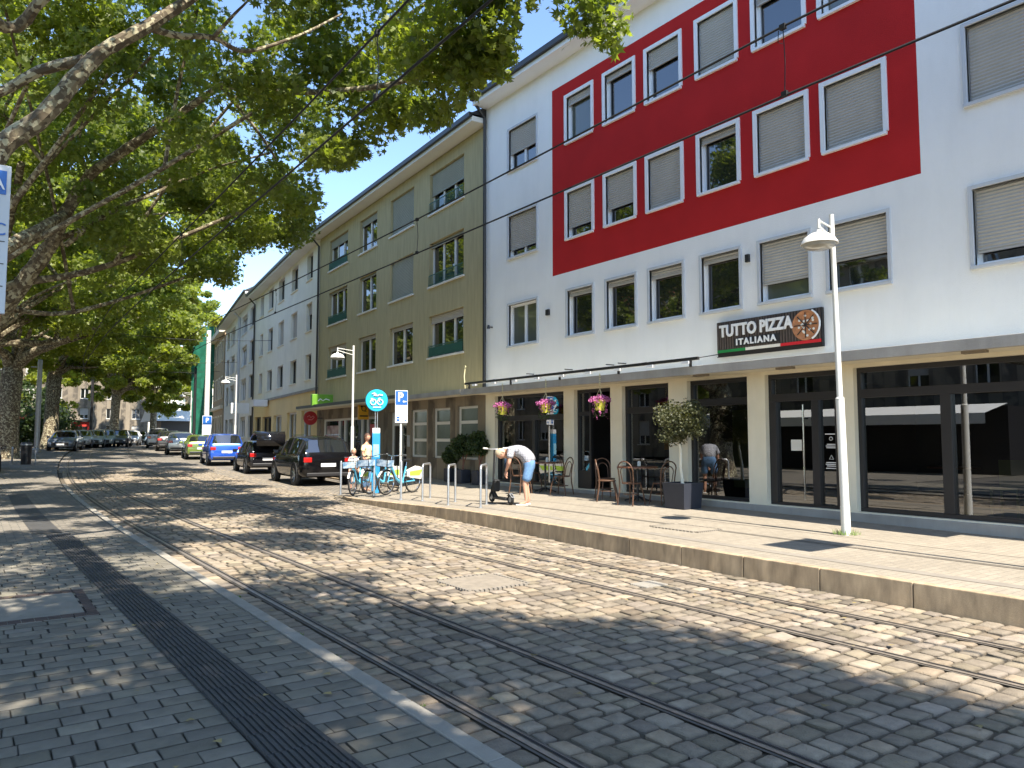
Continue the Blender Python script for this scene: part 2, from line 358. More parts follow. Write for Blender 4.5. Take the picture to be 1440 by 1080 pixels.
# --- rounded granite setts as real stones
def stones(name, cells, tilt, dome, mat, gap, colfn, parent=None, chip=.2, inner=.76, edge=.72, gapu=None):
    """cells: list of (u0,u1,v0,v1) ; returns one mesh of cushioned stones"""
    n = len(cells); c = np.array(cells)
    cu = (c[:, 0]+c[:, 1])/2; cvv = (c[:, 2]+c[:, 3])/2; hu = (c[:, 1]-c[:, 0])/2-(gap if gapu is None else gapu); hv = (c[:, 3]-c[:, 2])/2-gap
    k = 1-chip
    ring = np.array([(-1, -k), (-k, -1), (k, -1), (1, -k), (1, k), (k, 1), (-k, 1), (-1, k)])
    jit = RNG.normal(0, 1, (n, 8, 2))*.07*(chip/.22)
    V = np.zeros((n, 25, 3))
    tx = RNG.normal(0, tilt, n); ty = RNG.normal(0, tilt, n); hz = RNG.normal(0, dome*.35, n)
    for r_, (s, z) in enumerate([(1.0, -.02), (.97, 0-dome*.35), (inner, dome*.75)]):
        p = (ring[None]+jit)*s
        V[:, r_*8:(r_+1)*8, 0] = cu[:, None]+p[:, :, 0]*hu[:, None]
        V[:, r_*8:(r_+1)*8, 1] = cvv[:, None]+p[:, :, 1]*hv[:, None]
        V[:, r_*8:(r_+1)*8, 2] = z+(hz[:, None]+tx[:, None]*p[:, :, 0]+ty[:, None]*p[:, :, 1])*(r_ > 0)+RNG.normal(0, dome*.12, (n, 8))*(r_ == 2)
    V[:, 24, 0] = cu; V[:, 24, 1] = cvv; V[:, 24, 2] = dome+hz
    f = []
    for r_ in range(2):
        for i in range(8):
            a, b = r_*8+i, r_*8+(i+1) % 8; f += [(a, b, b+8), (a, b+8, a+8)]
    for i in range(8): f.append((16+i, 16+(i+1) % 8, 24))
    F = (np.array(f)[None]+(np.arange(n)*25)[:, None, None]).reshape(-1, 3)
    col = colfn(n, cu, cvv)
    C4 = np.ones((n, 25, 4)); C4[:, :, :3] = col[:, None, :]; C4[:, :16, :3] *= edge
    V = V.reshape(-1, 3)
    yy = V[:, 1]; t = np.clip((yy-24)/56, 0, 1); V[:, 2] += .92*t*t*(3-2*t); V[:, 0] += np.maximum(0, yy-14)**2/660
    o = np_mesh(name, V, F, mat, parent, C4.reshape(-1, 4), smooth=True)
    o.data.set_sharp_from_angle(angle=R(50))
    return o
def settcol(n, u, v):
    b = RNG.normal(1, .19, n).clip(.55, 1.5)
    w = RNG.random(n); col = np.stack([b*(1+.05*(w > .8)), b, b*(1-.06*(w > .6)+.05*(w < .15))], 1)
    return col
cells = []
bands = [(2.26, 2.46), (2.58, 3.46), (3.58, 5.69), (5.81, 6.65), (6.77, 99)]
for (a, b) in bands:
    v = .6; k = 0
    while v < 40:
        h = random.uniform(.15, .20); be = b
        if b == 99: be = min(kedge(v)-cv(v)-.01, 8.6) if v < 21 else 9.0
        if be-a > .1:
            u = a-random.random()*.08*(b != 2.42); u = max(a, u); n = max(1, round((be-a)/.185)); ws = [random.uniform(.75, 1.3) for _ in range(n)]; S = sum(ws)
            for w in ws:
                du = w/S*(be-a); bow = .03*math.sin((u-a)*2.2+v*.6); cells.append((u, u+du, v+bow, v+h+bow)); u += du
        v += h
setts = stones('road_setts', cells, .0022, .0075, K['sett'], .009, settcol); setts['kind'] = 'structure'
# --- tram rails
for nm, u in (('tram_rail', 2.52), ('tram_rail', 3.52), ('tram_rail', 5.75), ('tram_rail', 6.71)):
    ys = [i*.5-2 for i in range(0, 64)]+[30+2*i for i in range(0, 46)]
    o = strip(nm, ys, lambda y: u-.035+cv(y), lambda y: u+.036+cv(y), lambda x, y: g(y)+.0085, [K['rail']], 1)
    # flangeway groove and bitumen joints
    for (a, b, mt, dz) in ((-.06, -.035, K['bitumen'], .003), (.006, .026, K['black'], .0125), (.036, .06, K['bitumen'], .003)):
        s_ = strip('rail_groove' if mt is K['black'] else 'rail_joint', ys, lambda y: u+a+cv(y), lambda y: u+b+cv(y), lambda x, y: g(y)+dz, [mt], 1)
# --- left pavement
strip('pavement', YR, lambda y: -14.0+cv(y), lambda y: 2.10+cv(y), lambda x, y: g(y)+.030, [K['paverj']], 8)
strip('far_pavement', [y for y in YS if 14 <= y <= 125], lambda y: -14.0+cv(y), lambda y: 2.10+cv(y), lambda x, y: g(y)+.046, [K['paverfar']], 8)
cells = []
def paverrow(a, b, v0, v1):
    v = v0; i = 0
    while v < v1:
        u = b-(.12 if i % 2 else .24)-random.uniform(0, .03); first = b
        edges = [b]
        while u > a: edges.append(u); u -= random.choice((.20, .24, .24, .28))
        edges.append(a)
        for x1, x0 in zip(edges, edges[1:]):
            if x1-x0 > .03: cells.append((x0, x1, v, v+.16))
        v += .16; i += 1
paverrow(1.42, 2.125, .5, 14); paverrow(-3.2, 1.25, .5, 14)
# the access cover's opening
cells = [c for c in cells if not (-1.1 < (c[0]+c[1])/2 < .93 and 7.95 < (c[2]+c[3])/2 < 9.25)]
def pcol(n, u, v):
    b = RNG.normal(1, .13, n).clip(.7, 1.35); return np.stack([b, b*.995, b*(.98+RNG.normal(0, .02, n))], 1)
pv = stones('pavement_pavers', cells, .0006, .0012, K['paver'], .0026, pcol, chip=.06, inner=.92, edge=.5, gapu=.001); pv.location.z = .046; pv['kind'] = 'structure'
# ribbed guidance strip
m = MB()
gu = lambda y: 1.26-.021*(y-3.8)
for i in range(10):
    for y in [x*.3 for x in range(2, 49)]:
        u = gu(y+.15)+.004+i*.0352; m.box(u, u+.021, y+.002, y+.298, .046, .063, 0)
strip('guidance_base', [i*.5 for i in range(0, 30)]+[14.7], lambda y: gu(y)-.004, lambda y: gu(y)+.356, lambda x, y: .053, [K['tact']], 1)
strip('guidance_base_far', [15, 15.5, 16, 17, 18, 19, 20, 21, 22, 24, 26], lambda y: gu(y)-.16+cv(y), lambda y: gu(y)+.26+cv(y), lambda x, y: g(y)+.053, [K['tact']], 1)
o = m.build('guidance_strip', K['tact']); o['kind'] = 'structure'
# left flush kerb
m = MB(); y = .2
while y < 30:
    c_ = cv(y+.5)
    m.box(2.13+c_, 2.24+c_, y+.003, y+.997, -.05+g(y), .056+g(y)); y += 1.0
o = m.build('kerb_left', K['lkerb'], bevel=.006); o['kind'] = 'structure'
# brick-framed access cover on the left pavement
m = MB(); m.box(-1.0, .90, 8.06, 9.16, .03, .050, 0)
c_ = thing('access_cover', 'concrete access cover framed by small dark bricks in the left pavement', 'cover', (0, 0, 0))
m.build('lid', pm('cover_concrete', (.25, .23, .19), .9, .12, 4, .4, 90, dirt=.2), c_, bevel=.01)
m = MB()
def brickrow(x0, x1, y0, y1, nx, ny):
    for i in range(nx):
        for j in range(ny):
            m.box(x0+(x1-x0)*i/nx+.004, x0+(x1-x0)*(i+1)/nx-.004, y0+(y1-y0)*j/ny+.004, y0+(y1-y0)*(j+1)/ny-.004, .03, .052)
brickrow(-1.1, 1.0, 7.9, 8.05, 21, 2); brickrow(-1.1, 1.0, 9.17, 9.3, 21, 2); brickrow(.91, 1.0, 8.05, 9.17, 1, 11)
m.build('brick_frame', pm('dark_brick', (.085, .06, .05), .9, .25, 12), c_)
# raised stop platform on the right
PY = [-30+2*i for i in range(15)]+[i*.5 for i in range(0, 37)]+[18.5+.15*i for i in range(0, 22)]+[22+i for i in range(10)]+[32+2*i for i in range(46)]
strip('platform', PY, lambda y: kedge(y)+.10, lambda y: 13.4+cv(y)+max(0, (y-18)*.03), pz, [K['plat']], 10)
m = MB(); y = -8.17
while y < 18.6:
    e = kedge(y+.5); yt = min(18.6, y+1.0); z1 = kz(y+.5)
    a = [(kedge(y+.004), y+.004), (kedge(yt-.004), yt-.004)]
    vs = []
    for (ex, ey) in a:
        for (dx, z) in ((0, -.06), (0.012, kz(ey)+.003), (.115, kz(ey)+.006), (.115, -.06)): vs.append((ex+dx, ey, z))
    m.add(vs, [(0, 1, 5, 4), (1, 2, 6, 5), (2, 3, 7, 6), (0, 3, 2, 1), (4, 5, 6, 7)]); y += 1.0
# curved run round to the parking bay, then along it
for i in range(60):
    ya = 18.6+i*.08; yb = ya+.08
    if ya > 22: break
    vs = []
    for ey in (ya, yb):
        ex = kedge(ey)
        for (dx, z) in ((0, -.06), (0.0, kz(ey)+.003), (.14, kz(ey)+.006), (.14, -.06)): vs.append((ex+dx, ey, z))
    m.add(vs, [(0, 1, 5, 4), (1, 2, 6, 5), (2, 3, 7, 6)])
y = 22
while y < 100:
    vs = []
    for ey in (y, y+1.99):
        ex = kedge(ey)
        for (dx, z) in ((0, g(ey)-.06), (0.0, kz(ey)+.003), (.14, kz(ey)+.006), (.14, g(ey)-.06)): vs.append((ex+dx, ey, z))
    m.add(vs, [(0, 1, 5, 4), (1, 2, 6, 5), (2, 3, 7, 6)]); y += 2
o = m.build('kerb_right', K['kerbc'], bevel=.008); o['kind'] = 'structure'
# dark lines and drain in the platform
SY = [-6+.5*i for i in range(48)]
for (a, b, mt, dz) in ((.62, .80, K['platd'], .004), (1.72, 1.75, K['bitumen'], .004), (1.80, 1.83, K['platd'], .005), (2.62, 2.64, K['platd'], .004)):
    strip('platform_line', SY, lambda y: 7.5+a, lambda y: 7.5+b, pz, [mt], 1, dz=dz) if a > 1 else strip('platform_line', SY, lambda y: kedge(y)+a-.1, lambda y: kedge(y)+b-.1, pz, [mt], 1, dz=dz)
# studded access hatches
def hatch(x0, x1, y0, y1, zf, label, mat):
    t = thing('floor_hatch', label, 'hatch', ((x0+x1)/2, (y0+y1)/2, 0))
    cx, cy = (x0+x1)/2, (y0+y1)/2; z = zf(cx, cy)
    a = MB(); a.box(x0-cx+.05, x1-cx-.05, y0-cy+.05, y1-cy-.05, z-.02, z+.012); a.build('lid', mat, t)
    b = MB(); n = 14; b.box(x0-cx, x1-cx, y0-cy, y1-cy, z-.04, z-.021)
    for i in range(1, n-1):
        for (xa, xb, ya, yb) in ((x0+(x1-x0)*i/n, x0+(x1-x0)*(i+.7)/n, y0, y0+.04), (x0+(x1-x0)*i/n, x0+(x1-x0)*(i+.7)/n, y1-.04, y1), (x0, x0+.04, y0+(y1-y0)*i/n, y0+(y1-y0)*(i+.7)/n), (x1-.04, x1, y0+(y1-y0)*i/n, y0+(y1-y0)*(i+.7)/n)):
            b.box(xa-cx, xb-cx, ya-cy, yb-cy, z-.02, z+.016)
    b.build('frame', K['platd'], t)
hatch(4.38, 5.2, 6.9, 7.72, lambda x, y: .006, 'square metal-edged hatch between the two tram tracks', pm('hatch_fill', (.235, .20, .155), .9, .15, 10, .5, 60))
hatch(8.75, 9.4, 7.6, 8.6, pz, 'pale paved hatch flush in the stop platform near the lamp post', K['plat'])
# grate in road
m = MB()
for i in range(9): m.box(6.08, 6.42, 6.0+i*.03, 6.016+i*.03, 0, .016)
tag(m.build('drain_grate', K['lkerb']), 'small slotted drain grate between the far pair of rails', 'grate')
# fallen leaves
V = []; F = []
for i in range(420):
    x = random.uniform(-2.5, 7.3); y = random.uniform(1.5, 18)
    if x > 2.2 and random.random() < .55: continue
    z = (.062 if x < 2.15 else .022); a = random.random()*6.28; s = random.uniform(.012, .04); b = len(V)
    for k in range(6):
        rr = s*(1 if k % 2 == 0 else .5); V.append((x+rr*math.cos(a+k*1.047), y+rr*math.sin(a+k*1.047), z+random.random()*.006))
    F.append([b+k for k in range(6)])
me = bpy.data.meshes.new('fallen_leaves'); me.from_pydata(V, [], F); o = link_mesh('fallen_leaves', me, pm('dry_leaf', (.26, .2, .08), .8, .4, 3))
tag(o, 'dry scraps of leaf scattered over the pavement and setts', 'leaves', kind='stuff')
# weeds
V = []; F = []
def weed(cx, cy, cz, n, sp, h):
    for i in range(n):
        a = random.random()*6.28; r_ = random.random()*sp; x, y = cx+r_*math.cos(a), cy+r_*math.sin(a); hh = h*random.uniform(.4, 1); b = len(V); d = random.random()*6.28
        V.extend([(x-.006, y, cz), (x+.006, y, cz), (x+hh*.5*math.cos(d), y+hh*.5*math.sin(d), cz+hh)]); F.append((b, b+1, b+2))
weed(10.36, 6.2, .26, 160, .2, .09)
for yy in (4.2, 5.5, 6.3, 8.1, 3.1): weed(2.26, yy, 0, 40, .06, .03)
me = bpy.data.meshes.new('weeds'); me.from_pydata(V, [], F); o = link_mesh('weeds', me, pm('weed_green', (.12, .2, .03), .7, .3, 9))
tag(o, 'thin green weeds in the joints and round the lamp post foot', 'weeds', kind='stuff')
# ================================================================== buildings
def wall_grid(mb, s0, s1, z0, z1, holes, depth, region=None, mi=0, mr=1):
    S = sorted({s0, s1, *[h[0] for h in holes], *[h[1] for h in holes], *(region[:2] if region else [])})
    Z = sorted({z0, z1, *[h[2] for h in holes], *[h[3] for h in holes], *(region[2:] if region else [])})
    S = [s for s in S if s0 <= s <= s1]; Z = [z for z in Z if z0 <= z <= z1]
    for a, b in zip(S, S[1:]):
        for c, d in zip(Z, Z[1:]):
            ms, mz = (a+b)/2, (c+d)/2
            if any(h[0] < ms < h[1] and h[2] < mz < h[3] for h in holes): continue
            m_ = mr if region and region[0] < ms < region[1] and region[2] < mz < region[3] else mi
            mb.quad((0, a, c), (0, a, d), (0, b, d), (0, b, c), m_)
    for h in holes:
        a, b, c, d = h[:4]; e = depth
        mb.quad((0, a, c), (e, a, c), (e, a, d), (0, a, d), mi); mb.quad((0, b, c), (0, b, d), (e, b, d), (e, b, c), mi)
        mb.quad((0, a, d), (e, a, d), (e, b, d), (0, b, d), mi); mb.quad((0, a, c), (0, b, c), (e, b, c), (e, a, c), mi)
def window(par, s0, s1, z0, z1, depth=.16, mull=(), shut=0, frame='white', fw=.055, case=None, casew=.09, sill='white', trans=(), shm='shutter', pane='glass', ft=.06, tilt=0):
    m = MB(); x1 = depth; x0 = depth-ft
    m.box(x0, x1, s0, s1, z0, z0+fw); m.box(x0, x1, s0, s1, z1-fw, z1); m.box(x0, x1, s0, s0+fw, z0+fw, z1-fw); m.box(x0, x1, s1-fw, s1, z0+fw, z1-fw)
    for f in mull: c = s0+(s1-s0)*f; m.box(x0-.004, x1, c-fw*.8, c+fw*.8, z0+fw, z1-fw)
    for f in trans: c = z0+(z1-z0)*f; m.box(x0-.002, x1, s0+fw, s1-fw, c-fw*.7, c+fw*.7)
    w = m.build('window', K[frame], par, bevel=.006)
    p = MB(); q = depth-.025; cuts = [s0+.03]+[s0+(s1-s0)*f for f in mull]+[s1-.03]
    for k, (a, b) in enumerate(zip(cuts, cuts[1:])):
        t = tilt*(1 if k % 2 else -1)*random.uniform(.3, 1)
        p.quad((q+t, a, z0+.03), (q+t, a, z1-.03), (q-t, b, z1-.03), (q-t, b, z0+.03))
    p.build('pane', K[pane], w)
    if shut > 0:
        s = MB(); zb = z1-(z1-z0)*shut; z = z1-.01; xs = depth-ft-.035; pts = []
        pitch = .055
        while z > zb:
            s.quad((xs, s0+.02, z), (xs, s1-.02, z), (xs-.018, s1-.02, z-pitch*.5), (xs-.018, s0+.02, z-pitch*.5))
            s.quad((xs-.018, s0+.02, z-pitch*.5), (xs-.018, s1-.02, z-pitch*.5), (xs, s1-.02, z-pitch), (xs, s0+.02, z-pitch)); z -= pitch
        s.box(xs-.02, xs+.02, s0+.02, s1-.02, z-.03, z)
        s.build('shutter', K[shm], w)
    if sill:
        s = MB(); s.box(-.06, depth-ft-.001, s0-.06, s1+.06, z0-.06, z0-.003); s.build('sill', K[sill], w, bevel=.005)
    if case:
        s = MB(); c = casew; o_ = -.035
        s.box(o_, .06, s0-c, s0, z0-.0, z1+c); s.box(o_, .06, s1, s1+c, z0-.0, z1+c); s.box(o_, .06, s0, s1, z1, z1+c)
        s.build('casing', K[case], w, bevel=.004)
    return w
def downpipe(par, s, z0, z1, mat='dark', r=.05, x=-.09):
    m = MB(); m.tube([(-.45, s, z1+.05), (-.4, s, z1-.02), (x, s, z1-.35), (x, s, z0)], r, 8); m.build('downpipe', K[mat], par, smooth=True)
def roofing(par, s0, s1, ze, over, depth=10, rise=3.2, soff='white', thick=.16, roof='roof'):
    m = MB(); m.box(-over, .3, s0, s1, ze-thick, ze); m.build('eaves', K[soff], par, bevel=.01)
    m = MB(); m.box(-over-.10, -over+.02, s0, s1, ze-.04, ze+.10); m.build('gutter', K['dark'], par)
    m = MB(); m.add([(-over-.06, s0, ze+.06), (-over-.06, s1, ze+.06), (depth/2, s1, ze+rise), (depth/2, s0, ze+rise), (depth, s0, ze+.06), (depth, s1, ze+.06), (-over-.06, s0, ze+.0), (-over-.06, s1, ze+.0)],
        [(0, 1, 2, 3), (3, 2, 5, 4), (0, 3, 4), (1, 5, 2), (6, 7, 1, 0)]); m.build('roof', K[roof], par)
def shell(mb, s0, s1, z0, z1, depth=9.8, mi=0):
    mb.quad((.17, s0, z0), (depth, s0, z0), (depth, s0, z1), (.17, s0, z1), mi); mb.quad((.17, s1, z0), (depth, s1, z0), (depth, s1, z1), (.17, s1, z1), mi)
    mb.quad((0, s0, z0), (.17, s0, z0), (.17, s0, z1), (0, s0, z1), mi); mb.quad((0, s1, z0), (.17, s1, z0), (.17, s1, z1), (0, s1, z1), mi)
    mb.quad((depth, s0, z0), (depth, s1, z0), (depth, s1, z1), (depth, s0, z1), mi)
# ---------------------------------------------------------------- white and red building (local y = world y)
B1 = thing('apartment_building', 'white apartment block with a big red painted rectangle and a glazed ground floor', 'building', (12.1, 0, 0))
cols1 = [(15.85, 17.15, 2), (13.62, 14.57, 1), (12.17, 13.12, 1), (10.76, 11.72, 1), (9.30, 10.24, 1), (7.79, 8.82, 1), (6.35, 7.40, 1)]
right1 = [(3.0, 5.04, 2), (-.4, 1.6, 2), (-3.6, -1.6, 2)]
rows1 = [(4.22, 5.36), (6.72, 7.90), (9.22, 10.40)]
holes = []; W1 = []
sh = {(0, 0): 0, (0, 1): 0.1, (0, 2): .1, (0, 3): .12, (0, 4): .08, (0, 5): .64, (0, 6): .52, (1, 0): .80, (1, 1): .72, (1, 2): .66, (1, 3): .93, (1, 4): .08, (1, 5): 1.0, (1, 6): 1.0,
      (2, 0): .55, (2, 1): .12, (2, 2): .08, (2, 3): .30, (2, 4): 1.0, (2, 5): .22, (2, 6): 0.0}
for ri, (a, b) in enumerate(rows1):
    for ci, (s0, s1, nm) in enumerate(cols1+right1):
        red = ri > 0 and 1 <= ci <= 6
        if ci >= 7: z0, z1 = (a-.0, b+.02)
        else: z0, z1 = a, b
        W1.append((ri, ci, s0, s1, z0, z1, nm, red)); holes.append((s0, s1, z0, z1))
m = MB(); wall_grid(m, -12, 18.33, 3.0, 11.5, holes, .16, region=(5.78, 15.18, 5.85, 10.82)); shell(m, -12, 18.33, 0, 11.5)
m.build('wall', [K['stucco_white'], K['stucco_red']], B1)
for (ri, ci, s0, s1, z0, z1, nm, red) in W1:
    f = sh.get((ri, ci), [.78, 1.0, .5][ri] if ci == 7 else random.choice((.5, 1, .3)))
    window(B1, s0, s1, z0, z1, mull=(.5,) if (nm == 2 and ci == 0) else (), shut=f, case='white' if red else 'greywin', casew=.085 if red else .06, sill='white' if red else 'greywin', frame='white',
           pane='glass' if (ci*3+ri) % 5 else 'glassi', tilt=.004)
roofing(B1, -12, 18.33, 11.62, .5)
downpipe(B1, 18.28, 3.0, 11.5)
# ground floor: pillars, lintel, plinth, slab canopy
op = [(14.76, 17.86), (13.04, 14.36), (11.22, 12.65), (9.19, 10.70), (7.30, 8.79), (3.30, 7.03), (-1.5, 2.9), (-6, -2.0)]
m = MB(); wall_grid(m, -12, 18.33, 0, 2.98, [(a, b, .42, 2.84) for a, b in op], .22)
m.build('shop_wall', K['beige'], B1)
m = MB(); m.box(-.03, .21, -12, 18.33, .1, .40); m.build('plinth', K['conc'], B1, bevel=.01)
m = MB(); m.box(-.85, -.002, 3.4, 18.33, 2.90, 3.02, 0); m.box(-.87, -.80, 3.4, 18.33, 2.87, 3.035, 1); m.build('canopy_slab', [K['beige'], K['conc']], B1, bevel=.006)
m = MB(); m.box(-.2, -.002, -12, 3.38, 2.90, 3.02, 0); m.build('cornice', K['beige'], B1)
def shopwin(par, a, b, z0, z1, mull=(), trans=2.38, depth=.2, fr='dark', fw=.07, pane='shop', extra=None):
    m = MB(); x0, x1 = depth-.09, depth
    m.box(x0, x1, a, b, z0, z0+fw); m.box(x0, x1, a, b, z1-fw*1.2, z1); m.box(x0, x1, a, a+fw, z0+fw, z1-fw*1.2); m.box(x0, x1, b-fw, b, z0+fw, z1-fw*1.2)
    if trans: m.box(x0-.01, x1, a+fw, b-fw, trans-.07, trans+.07)
    for c, w in mull: m.box(x0-.015, x1, c-w/2, c+w/2, z0+fw, (trans-.07) if trans else z1-fw)
    w_ = m.build('shop_window', K[fr], par, bevel=.005)
    p = MB(); p.quad((depth-.03, a+.02, z0+.02), (depth-.03, a+.02, z1-.02), (depth-.03, b-.02, z1-.02), (depth-.03, b-.02, z0+.02)); p.build('pane', K[pane], w_)
    return w_
shopwin(B1, 14.76, 17.86, .42, 2.84, [(16.15, .12)], 2.2)
shopwin(B1, 11.22, 12.65, .42, 2.84, [], 2.28)
shopwin(B1, 9.19, 10.70, .42, 2.84, [], 2.38)
shopwin(B1, 3.30, 7.03, .42, 2.84, [(5.6, .16)], 2.4)
for a, b in op[6:]: shopwin(B1, a, b, .42, 2.84, [((a+b)/2, .1)], 2.4)
# double glass door with long handle bar
d = shopwin(B1, 7.30, 8.79, .40, 2.84, [(7.83, .14), (7.40, .1), (8.69, .12)], 2.40)
h = MB(); h.tube([(-.03, 7.98, .55), (-.03, 7.98, 2.25)], .017, 8); h.tube([(-.03, 7.98, .8), (.12, 7.98, .8)], .01, 6); h.tube([(-.03, 7.98, 2.0), (.12, 7.98, 2.0)], .01, 6); h.build('handle', K['chrome'], d, smooth=True)
n_ = MB(); n_.box(.150, .158, 8.14, 8.36, 1.42, 1.62); n_.build('notice', K['offwhite'], d)
n_ = MB()
for z, w in ((1.72, .22), (1.54, .16), (1.51, .2), (1.48, .18), (1.22, .2), (1.19, .22), (1.16, .18), (1.12, .22)): n_.box(.158, .162, 7.57-w/2, 7.57+w/2, z-.008, z+.008)
n_.torus((.160, 7.57, 1.64), .03, .006, 'x', 14, 5); n_.tube([(.16, 7.53, 1.28), (.16, 7.57, 1.35), (.16, 7.61, 1.28), (.16, 7.53, 1.28)], .006, 5)
n_.build('door_lettering', K['signw'], d)
# open doorway: half leaf with dark interior beyond
m = MB(); m.box(.12, .2, 13.04, 13.1, .42, 2.84); m.box(.12, .2, 14.3, 14.36, .42, 2.84); m.box(.12, .2, 13.1, 14.3, 2.76, 2.84); m.box(.12, .2, 13.86, 13.93, .42, 2.76); m.box(.12, .2, 13.93, 14.3, 2.2, 2.3); m.box(.12, .2, 13.93, 14.3, .42, .85)
dd = m.build('door_frame', K['dark'], B1); p = MB(); p.quad((.17, 13.93, .8), (.17, 13.93, 2.8), (.17, 14.3, 2.8), (.17, 14.3, .8)); p.build('pane', K['shop'], dd)
# interior of the ground floor
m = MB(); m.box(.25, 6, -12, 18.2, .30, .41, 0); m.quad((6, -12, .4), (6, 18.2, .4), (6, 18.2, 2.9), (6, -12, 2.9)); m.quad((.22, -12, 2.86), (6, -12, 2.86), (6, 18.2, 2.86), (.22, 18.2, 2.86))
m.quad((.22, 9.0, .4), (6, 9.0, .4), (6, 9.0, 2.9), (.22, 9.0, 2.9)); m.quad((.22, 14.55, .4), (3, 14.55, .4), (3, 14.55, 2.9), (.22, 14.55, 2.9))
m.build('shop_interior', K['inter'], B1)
m = MB(); m.box(1.2, 1.3, 9.75, 10.5, .6, 2.25); m.build('green_panel', K['interg'], B1)
m = MB(); m.box(2.5, 2.6, 13.2, 13.7, 1.35, 1.6); m.build('orange_board', K['orange'], B1)
m = MB()
for yy in (4.2, 6.2): m.lathe([(.0, 1.13), (.4, 1.13), (.4, 1.16), (0, 1.16)], (1.6, yy, 0), 18); m.tube([(1.6, yy, .4), (1.6, yy, 1.13)], .03, 6)
m.build('indoor_table', K['wood'], B1)
m = MB()
for yy in (3.9, 4.7, 5.2): m.box(1.0, 1.4, yy-.2, yy+.2, .83, .87); m.box(1.36, 1.4, yy-.2, yy+.2, .87, 1.3); [m.box(1.0+a, 1.03+a, yy+b, yy+b+.03, .41, .83) for a in (0, .37) for b in (-.2, .17)]
m.build('green_chair', K['interg'], B1)
# recessed light fittings under the canopy, wall bits
for yy in (9.9, 8.0, 4.9):
    m = MB(); m.box(-.55, -.43, yy-.16, yy+.16, 2.86, 2.90); m.build('ceiling_light', K['platd'], B1)
for (a, b, c, d_) in ((15.3, 15.42, 4.85, 5.0), (9.05, 9.13, 5.05, 5.2)):
    m = MB(); m.box(-.06, 0, a, b, c, d_); m.build('wall_vent', K['dark'], B1)
for yy in (16.0, 14.4, 12.9, 12.5):
    m = MB(); m.tube([(-.0, yy, 3.35), (-.25, yy, 3.35)], .012, 6); m.build('wall_bracket', K['dark'], B1)
m = MB(); m.tube([(0, 17.98, 4.85), (-.12, 17.98, 4.85)], .02, 6); m.lathe([(.0, 4.8), (.05, 4.8), (.03, 4.9), (0, 4.9)], (-.14, 17.98, 0), 8)
m.build('wall_spotlight', K['dark'], B1)
# the shop sign
SG = thing('shop_sign', 'dark slatted shop sign reading TUTTO PIZZA ITALIANA above the glass entrance', 'sign', (12.1, 8.66, 3.6))
m = MB(); m.box(-.09, -.02, -1.14, 1.14, -.345, .345); m.box(-.10, -.09, -1.15, 1.15, -.355, -.34); m.build('board', pm('sign_board', (.012, .01, .01), .5, .1, 4), SG)
m = MB()
for i in range(38):
    y = -1.12+i*.06; m.box(-.108, -.09, y, y+.038, -.22, .335)
m.build('slats', pm('sign_slats', (.085, .065, .055), .6, .35, 14, streak=(4, 4, .6)), SG)
# sign faces -X : text x-axis -> -Y, y-axis -> Z, normal -> -X
def facing(x, y, z, t=0):
    M = Matrix(((0, 0, -1, x), (-1, 0, 0, y), (0, 1, 0, z), (0, 0, 0, 1)))
    return M
text_mesh('lettering', 'TUTTO PIZZA', .315, K['signw'], SG, facing(-.125, .24, .14), offset=.011, ext=.012, scale_x=.82, spacing=1.0)
m = MB(); m.box(-.118, -.109, -.30, .72, -.18, -.02); m.build('sub_panel', K['black'], SG)
text_mesh('small_lettering', 'ITALIANA', .165, K['signw'], SG, facing(-.13, .22, -.10), offset=.006, ext=.008, spacing=1.3)
for nm, a, b, c in (('green_stripe', 1.13, .46, (.01, .22, .05)), ('white_stripe', .46, -.31, (.72, .68, .6)), ('red_stripe', -.31, -1.13, (.55, .01, .02))):
    m = MB(); m.box(-.116, -.109, b, a, -.27, -.215); m.build(nm, pm(nm, c, .5, .05, 5), SG)
m = MB(); m.lathe([(0, -.118), (.23, -.118), (.26, -.13), (.275, -.12), (.275, -.108), (0, -.108)], (0, -.84, .06), 28, axis='x')
pz_ = m.build('pizza_emblem', [pm('crust', (.42, .18, .08), .7, .2, 20), ], SG, smooth=True)
m = MB()
for k in range(8):
    a = k*math.pi/4; m.tube([(-.128, -.84, .06), (-.128, -.84+.23*math.cos(a), .06+.23*math.sin(a))], .008, 5, 0)
m.build('slice_lines', K['black'], pz_)
m = MB()
for k in range(16):
    a = k*2.4+.3; rr = .06+.15*((k*7) % 10)/10; m.lathe([(0, -.134), (.022, -.13), (.022, -.12)], (0, -.84+rr*math.cos(a), .06+rr*math.sin(a)), 8, axis='x')
m.build('toppings', K['offwhite'], pz_)
m = MB()
for k in range(9):
    a0 = -1.1+k*.24
    m.tube([(-.13, -.84-.285*math.cos(a0), .06+.285*math.sin(a0)), (-.13, -.84-.285*math.cos(a0+.25), .06+.285*math.sin(a0+.25))], .016, 6)
m.build('arc', K['signw'], SG)
